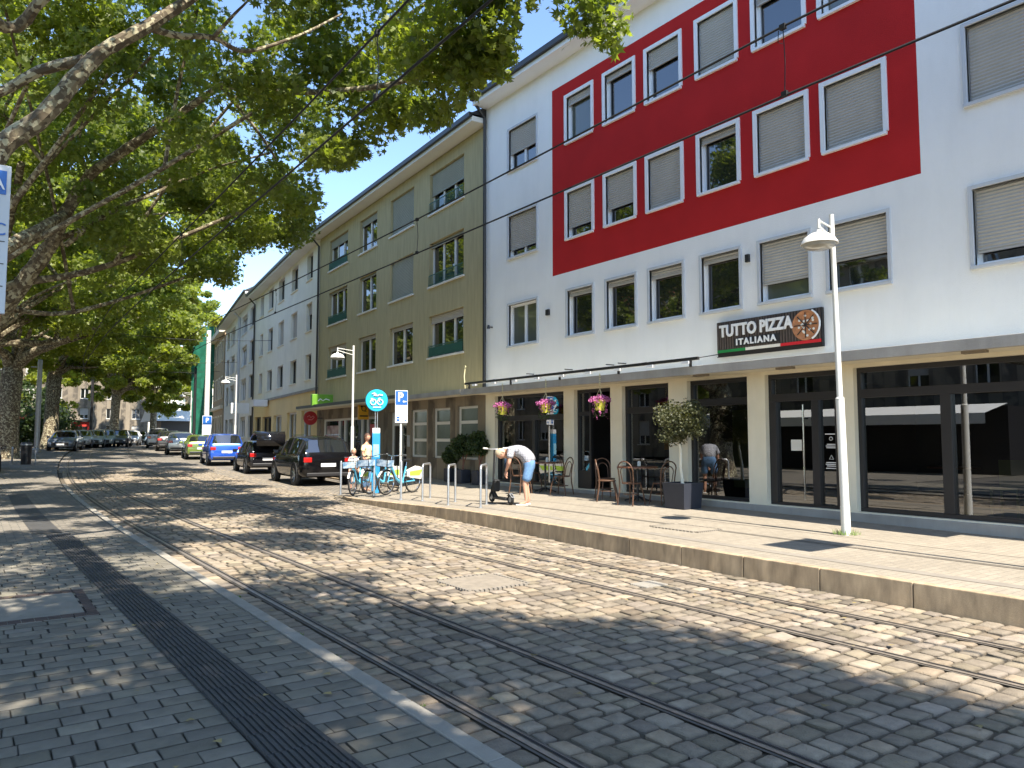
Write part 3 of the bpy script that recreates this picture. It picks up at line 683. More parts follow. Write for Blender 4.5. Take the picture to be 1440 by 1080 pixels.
# ---------------------------------------------------------------- olive building
B2 = thing('apartment_building', 'olive brown apartment block with small green window railings', 'building', (12.1, 18.33, 0), -R(3.1))
c2 = [(1.38, 3.80, 3), (5.08, 7.15, 2), (8.48, 10.35, 2), (11.75, 14.15, 3)]; r2 = [(4.32, 5.72), (6.72, 8.20), (9.2, 10.6)]
shut2 = {(0, 0): .13, (1, 0): .06, (2, 0): .5, (0, 1): .05, (1, 1): .96, (2, 1): 1, (0, 2): .06, (1, 2): .03, (2, 2): .14, (0, 3): .1, (1, 3): .04, (2, 3): .24}
holes = [(a, b, c, d) for a, b, _ in c2 for c, d in r2]
m = MB(); wall_grid(m, 0, 15.5, 3.05, 11.0, holes, .2); shell(m, 0, 15.5, 0, 11.0); m.build('wall', K['stucco_olive'], B2)
for ri, (c, d) in enumerate(r2):
    for ci, (a, b, n) in enumerate(c2):
        w = window(B2, a, b, c, d, .2, (.34, .67) if n == 3 else (.5,), shut2[(ri, ci)], 'offwhite', .06, sill='offwhite', shm='shutterg' if ri else 'shutter', tilt=.01, pane='glass')
        if n == 3:
            m = MB()
            for z in (c+.03, c+.36): m.box(-.035, -.015, a+.02, b-.02, z, z+.025)
            y = a+.04
            while y < b: m.box(-.03, -.02, y, y+.012, c+.03, c+.36); y += .085
            if ci == 3 or ri == 0: m.box(-.012, -.006, a+.03, b-.03, c+.05, c+.33)
            m.build('railing', K['green'], w)
roofing(B2, 0, 15.5, 11.18, .5, soff='offwhite')
downpipe(B2, 15.42, 3.0, 11.0)
gh = [(.46, 1.75, 1.0, 2.62), (2.22, 3.43, 1.0, 2.62), (3.9, 5.16, 1.0, 2.62), (5.5, 7.2, .35, 2.6), (8.3, 14.9, .5, 2.5)]
m = MB(); wall_grid(m, 0, 15.5, 0, 3.04, gh, .25); m.build('stone_wall', K['stone'], B2)
for (a, b, c, d) in gh[:3]: window(B2, a, b, c, d, .14, (), 0, 'offwhite', .07, sill=None, trans=(.36, .70), pane='frost')
m = MB(); m.box(.19, .25, 5.5, 5.57, .35, 2.6); m.box(.19, .25, 7.1, 7.2, .35, 2.6); m.box(.19, .25, 5.57, 7.1, 2.1, 2.2); m.box(.19, .25, 6.3, 6.38, .35, 2.1); m.box(.19, .25, 5.57, 6.3, 1.0, 1.07)
e = m.build('entrance_door', K['offwhite'], B2); p = MB(); p.quad((.23, 5.5, .35), (.23, 5.5, 2.6), (.23, 7.2, 2.6), (.23, 7.2, .35)); p.build('pane', K['glass'], e)
m = MB(); m.box(-.01, 0, 5.22, 5.44, 1.35, 1.75); m.build('bell_plate', K['steel'], B2)
sw = shopwin(B2, 8.3, 14.9, .5, 2.5, [(9.6, .08), (10.2, .08), (11.3, .09), (12.2, .09), (12.9, .09)], 0, .24, 'offwhite', .08, 'glass')
m = MB(); m.box(.18, .2, 13.1, 14.6, .7, 2.2); m.build('poster', pm('red_poster', (.35, .07, .06), .5, .6, 2.5, c2=(.6, .5, .45)), sw)
m = MB(); m.box(.18, .2, 8.6, 9.4, 1.7, 2.2); m.build('poster', pm('red_poster_small', (.5, .05, .05), .5, .3, 4), sw)
m = MB(); m.box(-.85, -.002, 0, 15.9, 2.93, 3.03, 0); m.box(-.88, -.80, 4.5, 15.9, 2.98, 3.10, 1); m.box(-.87, -.81, 0, 4.5, 2.90, 3.04, 2); m.build('canopy_slab', [K['beige'], K['dark'], K['conc']], B2)
# ---------------------------------------------------------------- cream and yellow building
B3 = thing('apartment_building', 'cream apartment block over a yellow painted shop floor', 'building', (12.94, 33.75, 0), -R(7))
c3 = [(1.3, 2.75), (4.5, 6.25), (7.85, 9.65), (11.0, 12.7), (14.1, 15.5)]; r3 = [(4.5, 5.75), (6.9, 8.3), (9.45, 10.75)]
sh3 = {(1, 0): .35, (1, 1): 1, (1, 2): 1, (1, 4): .7}
holes = [(a+.15, b-.1, c, d) for a, b in c3 for c, d in r3]
m = MB(); wall_grid(m, 0, 17.1, 3.95, 10.95, holes, .25); shell(m, 0, 17.1, 0, 10.95); m.build('wall', K['stucco_cream'], B3)
for ri, (c, d) in enumerate(r3):
    for ci, (a, b) in enumerate(c3): window(B3, a+.15, b-.1, c, d, .25, (.5,), sh3.get((ri, ci), 0), 'dark', .05, sill='beige', shm='shutter')
g3 = [(1.3, 3.3, .5, 3.0), (4.4, 6.7, .5, 3.0), (8.1, 10.3, .5, 2.95), (11.0, 13.9, .5, 2.95)]
m = MB(); wall_grid(m, 0, 17.1, 0, 3.93, g3+[(14.4, 16.5, .5, 3.0)], .25); m.build('yellow_wall', K['yellow'], B3)
for (a, b, c, d) in g3+[(14.4, 16.5, .5, 3.0)]: shopwin(B3, a, b, c, d, [((a+b)/2, .1)], 0, .24, 'offwhite' if a < 10 else 'dark', .07, 'glass')
m = MB(); m.box(-.08, -.002, 0, 17.1, 3.9, 4.02); m.build('ledge', K['conc'], B3)
roofing(B3, 0, 17.1, 11.1, .6, soff='offwhite'); downpipe(B3, 17.0, .3, 10.9)
m = MB(); m.box(-.9, -.1, 11.7, 13.0, 3.55, 3.95); m.build('name_board', K['signw'], B3)
# ---------------------------------------------------------------- pale building
B4 = thing('apartment_building', 'pale grey white apartment block farthest along the right side', 'building', (15.03, 50.8, 0), -R(9))
c4 = [(.6, 2.6), (4.2, 7.2), (9.0, 10.2), (11.6, 14.6), (15.8, 17.5)]; r4 = [(1.7, 3.2), (4.4, 6.0), (6.9, 8.4), (9.3, 10.7)]
holes = [(a, b, c, d) for a, b in c4 for c, d in r4]
m = MB(); wall_grid(m, 0, 19, 0, 11.3, holes, .2); shell(m, 0, 19, 0, 11.3); m.build('wall', K['stucco_pale'], B4)
for (c, d) in r4:
    for ci, (a, b) in enumerate(c4): window(B4, a, b, c, d, .2, (.33, .66) if b-a > 2.5 else (.5,), .15*(ci % 2), 'white' if ci % 2 else 'dark', .06, sill='offwhite')
roofing(B4, 0, 19, 11.45, .7, soff='offwhite'); downpipe(B4, 8.2, .3, 11.2, 'greywin', .09)
m = MB(); m.box(-1.3, -.15, .9, 1.05, 3.3, 4.0); m.build('name_board', K['signw'], B4)
# ---------------------------------------------------------------- old building with a cornice, netted scaffold behind
B5 = thing('town_house', 'old ochre town house with a cornice and red tiled roof', 'building', (18.1, 70.3, 0), -R(9))
c5 = [(.8, 1.9), (3.2, 4.3), (5.6, 6.7), (8, 9.1)]; r5 = [(1.8, 3.6), (5.3, 7.2), (8.8, 10.6)]
m = MB(); wall_grid(m, 0, 10, 0, 11.6, [(a, b, c, d) for a, b in c5 for c, d in r5], .3); shell(m, 0, 10, 0, 11.6); m.build('wall', pm('ochre_stone', (.42, .33, .22), .9, .12, 2, .3, 20), B5)
for (c, d) in r5:
    for (a, b) in c5: window(B5, a, b, c, d, .3, (.5,), 0, 'offwhite', .06, sill='beige', case='beige', casew=.15)
m = MB(); m.box(-.5, 0, -.3, 10.3, 11.2, 11.6); m.build('cornice', K['beige'], B5)
m = MB(); m.box(-.25, 0, -.2, 10.2, 4.3, 4.6); m.build('string_course', K['beige'], B5)
m = MB(); m.add([(-.5, -.3, 11.62), (-.5, 10.3, 11.62), (3, 9, 15.5), (3, 1, 15.5), (9, 10.3, 11.62), (9, -.3, 11.62)], [(0, 1, 2, 3), (3, 2, 4, 5), (0, 3, 5), (1, 4, 2)]); m.build('roof', K['redroof'], B5)
SC = thing('scaffolding', 'scaffolding wrapped in green netting at the bend of the street', 'scaffold', (19.6, 80, .9), R(42))
m = MB(); n = 5
for i in range(n):
    for j in range(11):
        f_ = lambda a, b: (.12*math.sin(a*1.7+b*.9)+.06*math.sin(a*5+b*3), a, b)
        a0, a1, b0, b1 = i*.5, (i+1)*.5, .6+j*1.05, .6+(j+1)*1.05
        m.quad(f_(a0, b0), f_(a0, b1), f_(a1, b1), f_(a1, b0)); 
for j in range(11):
    m.quad((0, 0, .6+j*1.05), (0, 0, 1.65+j*1.05), (1.3, 0, 1.65+j*1.05), (1.3, 0, .6+j*1.05))
m.build('netting', K['net'], SC, smooth=True)
m = MB()
for a in (0, 2.3):
    for x in (.2, 1.2): m.tube([(x, a, .5), (x, a, 12.6)], .03, 5)
for z in (3, 5, 7, 9, 11): m.box(.2, 1.2, 0, 2.4, z, z+.05)
m.build('frame', K['steel'], SC)
# ---------------------------------------------------------------- signs fixed to the row
def tagsign(name, label, cat, loc, rz=0): return thing(name, label, cat, loc, rz)
q = tagsign('projecting_sign', 'green illuminated shop box sign standing on the canopy edge', 'sign', (12.05, 31.8, 2.98), -R(3))
m = MB(); m.box(-.15, .9, -.12, .12, .08, .58); m.build('box', pm('leaf_green', (.14, .32, .03), .4, .1, 4), q, bevel=.02)
m = MB(); m.box(.9, .98, -.14, .14, -.05, .64); m.build('upright', K['cream'], q); 
m = MB(); m.tube([(.1, -.13, .28), (.2, -.13, .38), (.32, -.13, .30), (.45, -.13, .38), (.62, -.13, .33)], .02, 5); m.build('emblem', K['signw'], q)
q = tagsign('projecting_sign', 'round red hanging shop sign beside the downpipe of the olive block', 'sign', (12.35, 33.1, 2.55), -R(5))
m = MB(); m.lathe([(0, -.06), (.30, -.06), (.32, 0), (.30, .06), (0, .06)], (0, 0, 0), 24, axis='y'); m.build('disc', pm('disc_red', (.36, .015, .02), .4, .1, 3), q, smooth=True)
m = MB(); m.tube([(-.16, -.07, .05), (-.06, -.07, .12), (.0, -.07, .02), (.1, -.07, .1), (.16, -.07, .04), (.05, -.07, -.08), (-.1, -.07, -.07)], .014, 5); m.build('mark', pm('pale_red', (.6, .3, .28), .5, .05, 4), q)
m = MB(); m.tube([(.3, 0, 0), (.75, 0, 0)], .02, 6); m.build('bracket', K['dark'], q)
# post-office style yellow sign with horn
q = tagsign('projecting_sign', 'yellow box sign with a black post horn under the canopy', 'sign', (12.62, 27.5, 2.7), -R(3)); q.scale = (.70, .7, .72)
m = MB(); m.box(-.62, .0, -.09, .09, -.45, .45); m.build('box', K['orange'], q, bevel=.02)
m = MB(); m.torus((0, 0, 0), .13, .022, 'z', 18, 6); m2 = m
o = m2.build('horn', K['black'], q); o.rotation_euler = (R(90), 0, 0); o.location = (-.31, -.1, .14)
m = MB(); m.tube([(-.31, -.1, .27), (-.5, -.1, .25)], [.02, .05], 8); m.tube([(-.31, -.1, .01), (-.16, -.1, -.02)], [.02, .015], 8); m.build('horn_bell', K['black'], q)
m = MB(); m.box(-.55, -.07, -.1, -.09, -.3, -.22); m.build('caption_bar', K['black'], q)
# ---------------------------------------------------------------- buildings across the street and at the far end
def plain(name, label, loc, rz, w, hgt, dep, mat, nc, nr, z0=3.6, roof='redroof', ww=1.1, wh=1.5, rise=3):
    b = thing(name, label, 'building', loc, rz)
    st = w/nc; cs = [(st*(i+.5)-ww/2, st*(i+.5)+ww/2) for i in range(nc)]; rs = [(z0+i*2.9, z0+i*2.9+wh) for i in range(nr)]+[(.9, 2.6)]
    m = MB(); wall_grid(m, 0, w, 0, hgt, [(a, b_, c, d) for a, b_ in cs for c, d in rs], .2); shell(m, 0, w, 0, hgt, dep); m.build('wall', K[mat], b)
    for (c, d) in rs:
        for (a, b_) in cs: window(b, a, b_, c, d, .2, (.5,), random.choice((0, 0, .3, .6)), 'offwhite', .06, sill='offwhite')
    roofing(b, 0, w, hgt+.1, .5, dep, rise, roof=roof)
    return b
plain('apartment_building', 'beige block with a red roof across the left pavement behind the plane trees', (-15, 44, .3), R(180), 36, 11, 9, 'stone', 11, 3)
plain('apartment_building', 'tan building with dark windows behind the row of parked cars far left', (21.5, 126, .9), R(90), 24, 12, 9, 'stone', 7, 3)
plain('apartment_building', 'pale rendered block closing the street behind the white hall', (46, 130, .9), R(90), 24, 13, 9, 'stucco_cream', 7, 3)
plain('apartment_building', 'brick coloured house beyond the bend behind the leftmost cars', (-4, 118, .9), R(90), 14, 11, 9, 'stucco_cream', 4, 3)
t = thing('market_hall', 'long low white hall with a pitched white roof at the end of the street', 'hall', (22, 108, .9), R(90))
m = MB(); m.box(.0, 8, -6, 2, 0, 3.2); m.build('wall', K['dark'], t)
m = MB(); m.add([(-1, -7, 3.0), (-1, 3, 3.0), (4, 3, 5.4), (4, -7, 5.4), (9, 3, 3.0), (9, -7, 3.0)], [(0, 1, 2, 3), (3, 2, 4, 5), (0, 3, 5), (1, 4, 2)]); m.build('roof', K['awn'], t)
plain('apartment_building', 'brown block farther along behind the left hand plane trees', (-15, 82, .6), R(180), 36, 12, 9, 'stone', 11, 3)
# cafe kiosk with white awning opposite (seen mirrored in the shop glass)
t = thing('cafe_kiosk', 'dark cafe kiosk with a long white awning across the pavement', 'kiosk', (-11.5, 14, .05))
m = MB(); m.box(-3, 0, 0, 16, 0, 3.0); m.build('wall', K['dark'], t)
m = MB(); m.add([(0, 0, 3.1), (0, 16, 3.1), (2.2, 16, 2.65), (2.2, 0, 2.65), (2.2, 0, 2.2), (2.2, 16, 2.2)], [(0, 1, 2, 3), (3, 2, 5, 4)]); m.build('awning', K['awn'], t)
# ================================================================== trees
def inpoly(px, py, poly):
    inside = np.zeros(len(px), bool); n = len(poly); j = n-1
    for i in range(n):
        xi, yi = poly[i]; xj, yj = poly[j]
        if yi != yj:
            c = ((yi > py) != (yj > py)) & (px < (xj-xi)*(py-yi)/(yj-yi)+xi); inside ^= c
        j = i
    return inside
LOBE = np.array([(0, -.5), (.22, -.26), (.56, -.10), (.2, .02), (.36, .38), (.09, .17), (0, .64), (-.09, .17), (-.36, .38), (-.2, .02), (-.56, -.10), (-.22, -.26)])
TRI = np.array([(0, 1, 11), (1, 2, 3), (3, 4, 5), (5, 6, 7), (7, 8, 9), (9, 10, 11), (1, 3, 11), (3, 9, 11), (3, 5, 9), (5, 7, 9)])
RH = np.array([(0, -.5), (.42, -.05), (.12, .12), (0, .55), (-.12, .12), (-.42, -.05)]); RHT = np.array([(0, 1, 5), (1, 2, 5), (2, 4, 5), (2, 3, 4)])
def crown(name, centers, rads, n, size, mat, parent, loc, allow=None, simple=False, flat=.6, deny=None):
    """centers/rads: clumps in world space; n leaves in total; parent at loc"""
    centers = np.array(centers); rads = np.array(rads); w = rads**2.2; w /= w.sum()
    ci = RNG.choice(len(centers), n, p=w)
    d = RNG.normal(0, 1, (n, 3)); d /= np.linalg.norm(d, axis=1)[:, None]; d *= (RNG.random(n)**.45)[:, None]
    d[:, 2] *= flat
    P = centers[ci]+d*rads[ci][:, None]
    px, py = project(P); jx = RNG.normal(0, 5, n); jy = RNG.normal(0, 5, n)
    infr = (~np.isnan(px)) & (px > -60) & (px < 1500) & (py > -60) & (py < 1100)
    if allow is not None:
        ok = np.zeros(n, bool)
        for pl in allow: ok |= inpoly(np.nan_to_num(px)+jx, np.nan_to_num(py)+jy, pl)
        P = P[ok | ~infr]; ci = ci[ok | ~infr]
    n = len(P)
    L, T = (RH, RHT) if simple else (LOBE, TRI)
    nrm = RNG.normal(0, .6, (n, 3)); nrm[:, 2] += .45; nrm[:, 1] -= .15; nrm /= np.linalg.norm(nrm, axis=1)[:, None]
    a = RNG.normal(0, 1, (n, 3)); u = np.cross(nrm, a); u /= np.linalg.norm(u, axis=1)[:, None]; v = np.cross(nrm, u)
    s = size*RNG.uniform(.6, 1.2, n); k = len(L)
    bend = -.25*(L[:, 0]**2)*4
    V = P[:, None, :]+s[:, None, None]*(L[None, :, 0, None]*u[:, None, :]+L[None, :, 1, None]*v[:, None, :]+.25*bend[None, :, None]*nrm[:, None, :])
    F = (T[None]+(np.arange(n)*k)[:, None, None]).reshape(-1, 3)
    cl = RNG.random(len(centers)); c = np.clip(.5*cl[ci]+.5*RNG.random(n), 0, 1)
    C = np.ones((n, k, 4)); C[:, :, 0] = c[:, None]
    V = V.reshape(-1, 3)-np.array(loc)
    return np_mesh(name, V, F, mat, parent, C.reshape(-1, 4))
def ell(c, r, n, shell=.55):
    """clump centres through an ellipsoid, denser towards the outside"""
    d = RNG.normal(0, 1, (n, 3)); d /= np.linalg.norm(d, axis=1)[:, None]
    q = (shell+(1-shell)*RNG.random(n)**.7)*(RNG.random(n) > .18)+.5*RNG.random(n)*(0)
    q = np.where(q == 0, RNG.random(n)*shell, q)
    return np.array(c)+d*np.array(r)*q[:, None]
def limb(m, pts, r0, r1, n=9, wob=.04):
    P = [np.array(p, float) for p in pts]; out = []; rr = []
    segs = 5
    for i in range(len(P)-1):
        p0 = P[max(i-1, 0)]; p1 = P[i]; p2 = P[i+1]; p3 = P[min(i+2, len(P)-1)]
        for k in range(segs):
            t = k/segs
            q = .5*((2*p1)+(-p0+p2)*t+(2*p0-5*p1+4*p2-p3)*t*t+(-p0+3*p1-3*p2+p3)*t**3); out.append(q)
    out.append(P[-1]); N_ = len(out)
    for i in range(N_):
        t = i/(N_-1); rr.append((r0*(1-t)+r1*t)*random.uniform(.93, 1.08))
        if 0 < i < N_-1: out[i] = out[i]+RNG.normal(0, wob*rr[i]*1.2, 3)
    m.tube([tuple(q) for q in out], rr, n)
NEAR = [[(-999, -999), (735, -999), (728, 60), (716, 112), (684, 112), (655, 150), (612, 188), (596, 186), (575, 183), (545, 205), (520, 222), (500, 240), (470, 235), (440, 238), (452, 275), (445, 325), (428, 345), (404, 352), (382, 335), (366, 352), (345, 350), (325, 375), (336, 385), (322, 408), (300, 400), (262, 425), (180, 455), (100, 470), (-999, 520)],
        [(766, -200), (888, -200), (884, 40), (862, 86), (838, 84), (822, 66), (800, 70), (790, 40), (770, 20)], [(730, -99), (765, -99), (752, 16), (742, 14)]]
FARP = [[(-999, 200), (250, 350), (285, 378), (302, 395), (306, 450), (300, 520), (292, 570), (284, 606), (262, 590), (215, 575), (190, 590), (150, 560), (118, 575), (90, 560), (60, 620), (-999, 640)]]
FARQ = [FARP[0][:1]+[(305, 300)]+FARP[0][3:]]
def plane_tree(label, base, rb, fork, limbs, clumps, rads, n, size, allow, simple=False, mat='leaf', lean=(0, 0)):
    t = thing('plane_tree', label, 'tree', base, group='plane trees along the left pavement')
    b = np.array(base)
    m = MB(); f_ = np.array(fork)-b
    m.tube([(0, 0, -.2), (0, 0, .1), tuple(f_*.25+np.array([.03, 0, 0])), tuple(f_*.6), tuple(f_), tuple(f_*1.12)], [rb*1.5, rb*1.25, rb*.98, rb*.9, rb*.95, rb*.5], 14)
    m.build('trunk', K['bark'], t, smooth=True)
    m = MB()
    for (pts, r0, r1) in limbs: limb(m, [np.array(p)-b for p in pts], r0, r1)
    m.build('limbs', K['bark'], t, smooth=True)
    crown('crown', clumps, rads, n, size, K[mat], t, base, allow, simple)
    return t
def autolimbs(fork, clumps, k, r0, seed):
    random.seed(seed); out = []; idx = random.sample(range(len(clumps)), min(k, len(clumps))); f_ = np.array(fork)
    for i, j in enumerate(idx):
        c = clumps[j]; mid = f_*.5+c*.5; mid[2] += random.uniform(-.2, .9); q = f_*.8+c*.2; q[2] += .5
        out.append(([f_, q, mid, c], r0*random.uniform(.5, 1)*(1 if i < 5 else .5), .03))
        if i < 6:
            e = clumps[random.randrange(len(clumps))]; out.append(([mid, mid*.6+e*.4+np.array([0, 0, .4]), e], r0*.3, .02))
    return out
# T0: beside / behind the camera, its boughs cross the top of the picture
random.seed(3)
def sunny(cl, rd, keep=.15):  # thins the clumps so chosen patches of ground stay in sun
    sx = cl[:, 0]+.025*cl[:, 2]; sy = cl[:, 1]+.7*cl[:, 2]
    lit = ((sx > 3.7) & (sx < 7.6) & (sy > 4.8) & (sy < 8.2)) | ((sx > 5.3) & (sy < 5.5)) | ((sx > 7.3) & (sy < 15)) | ((sx > 1.3) & (sx < 3.6) & (sy > 9.5) & (sy < 12))
    ok = ~lit | (RNG.random(len(cl)) < keep); return cl[ok], rd[ok]
f0 = (-2.6, 5.2, 3.4)
cl0 = np.vstack([ell((1.2, 1.0, 9.4), (4.2, 7.0, 3.2), 90), ell((2.2, 7.2, 9.2), (4.0, 3.2, 2.6), 45), ell((-4, 4, 9), (4, 6, 3), 30), ell((2.2, -3.2, 9), (2.9, 4.2, 2.6), 110), ell((-1.6, -2.2, 9.2), (3.4, 5.5, 2.4), 80), ell((3.5, -3.4, 9.6), (1.4, 2.6, 1.6), 40)])  # includes unseen foliage added behind the camera to shade road and pavement
hang = np.array([at(820, 10, 9.2), at(850, 35, 9.3), at(800, -60, 9.5), at(862, 55, 9.2), at(835, -20, 9.4), at(750, -5, 9.6), at(780, -80, 10)])
lb = [([f0, at(-70, 300, 8), at(0, 208, 8.6), at(62, 162, 8.8), at(110, 105, 9), at(150, 68, 9.2), at(205, 38, 9.4), at(280, -12, 9.8), at(360, -90, 10.4)], .135, .055),
      ([at(-90, 160, 8.6), at(0, 130, 9), at(55, 100, 9.1), at(118, 84, 9.1)], .05, .065), ([f0, (-2, 5.6, 5), at(-90, 160, 8.6)], .16, .075),
      ([at(205, 38, 9.4), at(250, 50, 9.8), at(300, 53, 10.2), at(345, 72, 10.6), at(420, 50, 11), at(480, 20, 11.6)], .05, .015),
      ([at(300, 53, 10.2), at(325, 25, 10), at(350, 0, 10)], .03, .012), ([f0, (-1.8, 4.6, 6), at(-20, 20, 8), at(60, -2, 8.3), at(120, -60, 8.6)], .10, .04),
      ([at(280, -12, 9.8), at(560, -120, 9.6), at(760, -100, 9.6), at(812, -20, 9.3), at(850, 30, 9.2)], .06, .008), ([f0, (0, 2, 7), (2.5, -1, 9), (4, -4, 10)], .16, .04), ([f0, (-4, 2, 7), (-5, -1, 9)], .14, .04)]
cl0, rd0 = sunny(cl0, RNG.uniform(.42, .85, len(cl0)))
plane_tree('nearest plane tree, off to the left, whose mottled boughs cross the top of the street', (-2.6, 5.2, .04), .34, f0, lb, np.vstack([cl0, hang]), np.concatenate([rd0, [.5, .5, .6, .3, .45, .35, .5]]), 132000, .128, NEAR)
# T1
f1 = (-1.3, 21, 3.6)
cl1 = np.vstack([ell((2.2, 17.5, 9.8), (5.8, 7.0, 3.8), 150), ell((4.5, 12, 9.8), (3.4, 3.4, 2.4), 36), ell((-4, 20, 9), (4, 7, 3.5), 30), ell((4.8, 22, 8.2), (3.0, 4, 2.2), 40)])
ex1 = np.array([at(700, 55, 10.6), at(690, 100, 10.8), at(655, 75, 11), at(650, 150, 11.4), at(615, 110, 12), at(610, 165, 12), at(570, 150, 13), at(540, 170, 13.4), at(500, 205, 14), at(460, 225, 15), at(440, 290, 17), at(425, 320, 18), at(380, 320, 19), at(345, 330, 20), at(320, 390, 21), at(290, 380, 21), at(690, 0, 10.4), at(640, 20, 11), at(705, -60, 10)])
cl1 = np.vstack([cl1, ex1, ex1+RNG.normal(0, .5, ex1.shape)])
lb = [([at(310, 120, 15.6), at(420, 130, 14), at(540, 120, 12.6), at(650, 90, 11.3), at(700, 60, 10.7)], .07, .01), ([at(310, 120, 15.6), at(380, 210, 17), at(425, 300, 18)], .05, .01), ([f1, at(-20, 455, 17.5), at(10, 425, 17.5), at(42, 385, 17.4), at(70, 345, 17.2), at(92, 300, 17), at(125, 248, 16.8), at(185, 205, 16.4), at(245, 165, 16), at(310, 120, 15.6)], .24, .06),
      ([at(92, 300, 17), at(60, 320, 16), at(0, 352, 15)], .10, .14), ([at(60, 345, 17.2), at(130, 315, 17.5), at(175, 288, 17.8), at(230, 262, 18)], .07, .03),
      ([at(92, 345, 17), at(150, 300, 17), at(210, 275, 17.4), at(290, 240, 17.6), at(380, 215, 17)], .06, .02), ([at(125, 248, 16.8), at(112, 200, 16.5), at(120, 150, 16)], .035, .02),
      ([f1, at(-20, 400, 17), at(15, 300, 16.8), at(30, 230, 16)], .13, .07)]+autolimbs(f1, cl1, 8, .16, 5)
plane_tree('second plane tree with a pale forked bough leaning over the tracks', (-1.3, 21, .04), .5, f1, lb, cl1, np.concatenate([RNG.uniform(.45, .95, len(cl1)-38), RNG.uniform(.45, .75, 38)]), 104000, .148, NEAR)
# T2..T6 farther trees
def fartree(label, base, rb, fz, ce, re, n, k, size, seed, allow=FARP, lr=.3):
    f_ = (base[0]+.15, base[1], base[2]+fz); cl = np.vstack([ell(c, r, q) for c, r, q in zip(ce, re, k)])
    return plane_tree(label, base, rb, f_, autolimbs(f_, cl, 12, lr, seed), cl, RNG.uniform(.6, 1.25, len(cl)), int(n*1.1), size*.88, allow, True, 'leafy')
fartree('third plane tree, its trunk hidden off the left edge, crown over the street', (-.8, 36, .1), .5, 4.2, [(3.5, 34, 10.5), (-4, 36, 10)], [(6.2, 7.5, 4.6), (4, 7, 4)], 60000, (130, 30), .26, 1, NEAR+FARQ)
fartree('thick plane tree trunk at the left edge forking low beside the bicycle racks', (1.45, 51.5, g(51)), .58, 5.0, [(3, 52, 12), (6, 49, 9.5)], [(8, 8, 6), (5, 5, 3)], 52000, (120, 40), .32, 2, NEAR+FARQ, .42)
fartree('mottled plane tree behind the grey parked car', (4.6, 66.5, g(66)), .52, 5.5, [(6, 66, 13), (9.5, 63, 9)], [(9, 8, 6.5), (5, 4, 3)], 52000, (120, 40), .38, 3, FARQ, .42)
fartree('plane tree in the middle of the far row of cars', (11.2, 84, g(84)), .45, 5.0, [(12, 84, 14), (15.5, 86, 7.5)], [(9.5, 9, 8), (4, 4, 4)], 50000, (150, 40), .45, 4, FARQ, .35)
fartree('slender plane tree by the red car at the end of the street', (17.2, 98, g(98)), .4, 5.5, [(17, 98, 14)], [(9, 8, 8.5)], 40000, (150,), .5, 5, FARQ, .3)
fartree('plane tree standing beyond the bend near the white hall', (24, 112, g(112)), .4, 6, [(21, 112, 15)], [(9, 7, 9)], 30000, (110,), .5, 6, FARQ, .3)
fartree('plane tree far back on the left pavement opposite the restaurant', (-9, 29, .05), .45, 4.5, [(-8, 29, 9)], [(5, 8, 5)], 20000, (80,), .34, 17, FARQ, .3)
fartree('plane tree set back to the left of the pavement', (-9, 62, g(62)), .5, 5, [(-8, 62, 11)], [(8, 8, 6)], 26000, (80,), .42, 7, FARQ, .3)
fartree('plane tree at the back left in front of the tan houses', (-1, 92, g(92)), .5, 5, [(0, 92, 12)], [(9, 8, 7)], 30000, (90,), .5, 8, FARQ, .3)
fartree('plane tree on the far side of the bend above the parked cars', (7, 112, .9), .5, 6, [(8, 112, 14)], [(10, 8, 9)], 30000, (90,), .55, 9, FARQ, .3)
# hedge bank behind the bicycle racks
t = thing('hedge', 'dark green hedge behind the bicycle racks on the left', 'hedge', (-2, 74, g(74)))
cl = [(x, 74+random.uniform(-1, 1), random.uniform(1, 4)) for x in np.linspace(-14, 6.2, 46)]
crown('foliage', cl, [1.5]*len(cl), 16000, .34, K['leafd'], t, (-2, 74, g(74)), None, True, 1)
t = thing('hedge', 'dark ivy covered mass between the far plane tree trunks', 'hedge', (6, 100, .9))
cl = [(x, 106+random.uniform(-2, 2), random.uniform(1, 8)) for x in np.linspace(-12, 7, 40)]
crown('foliage', cl, [2.2]*len(cl), 12000, .5, K['leafd'], t, (6, 100, .9), None, True, 1)
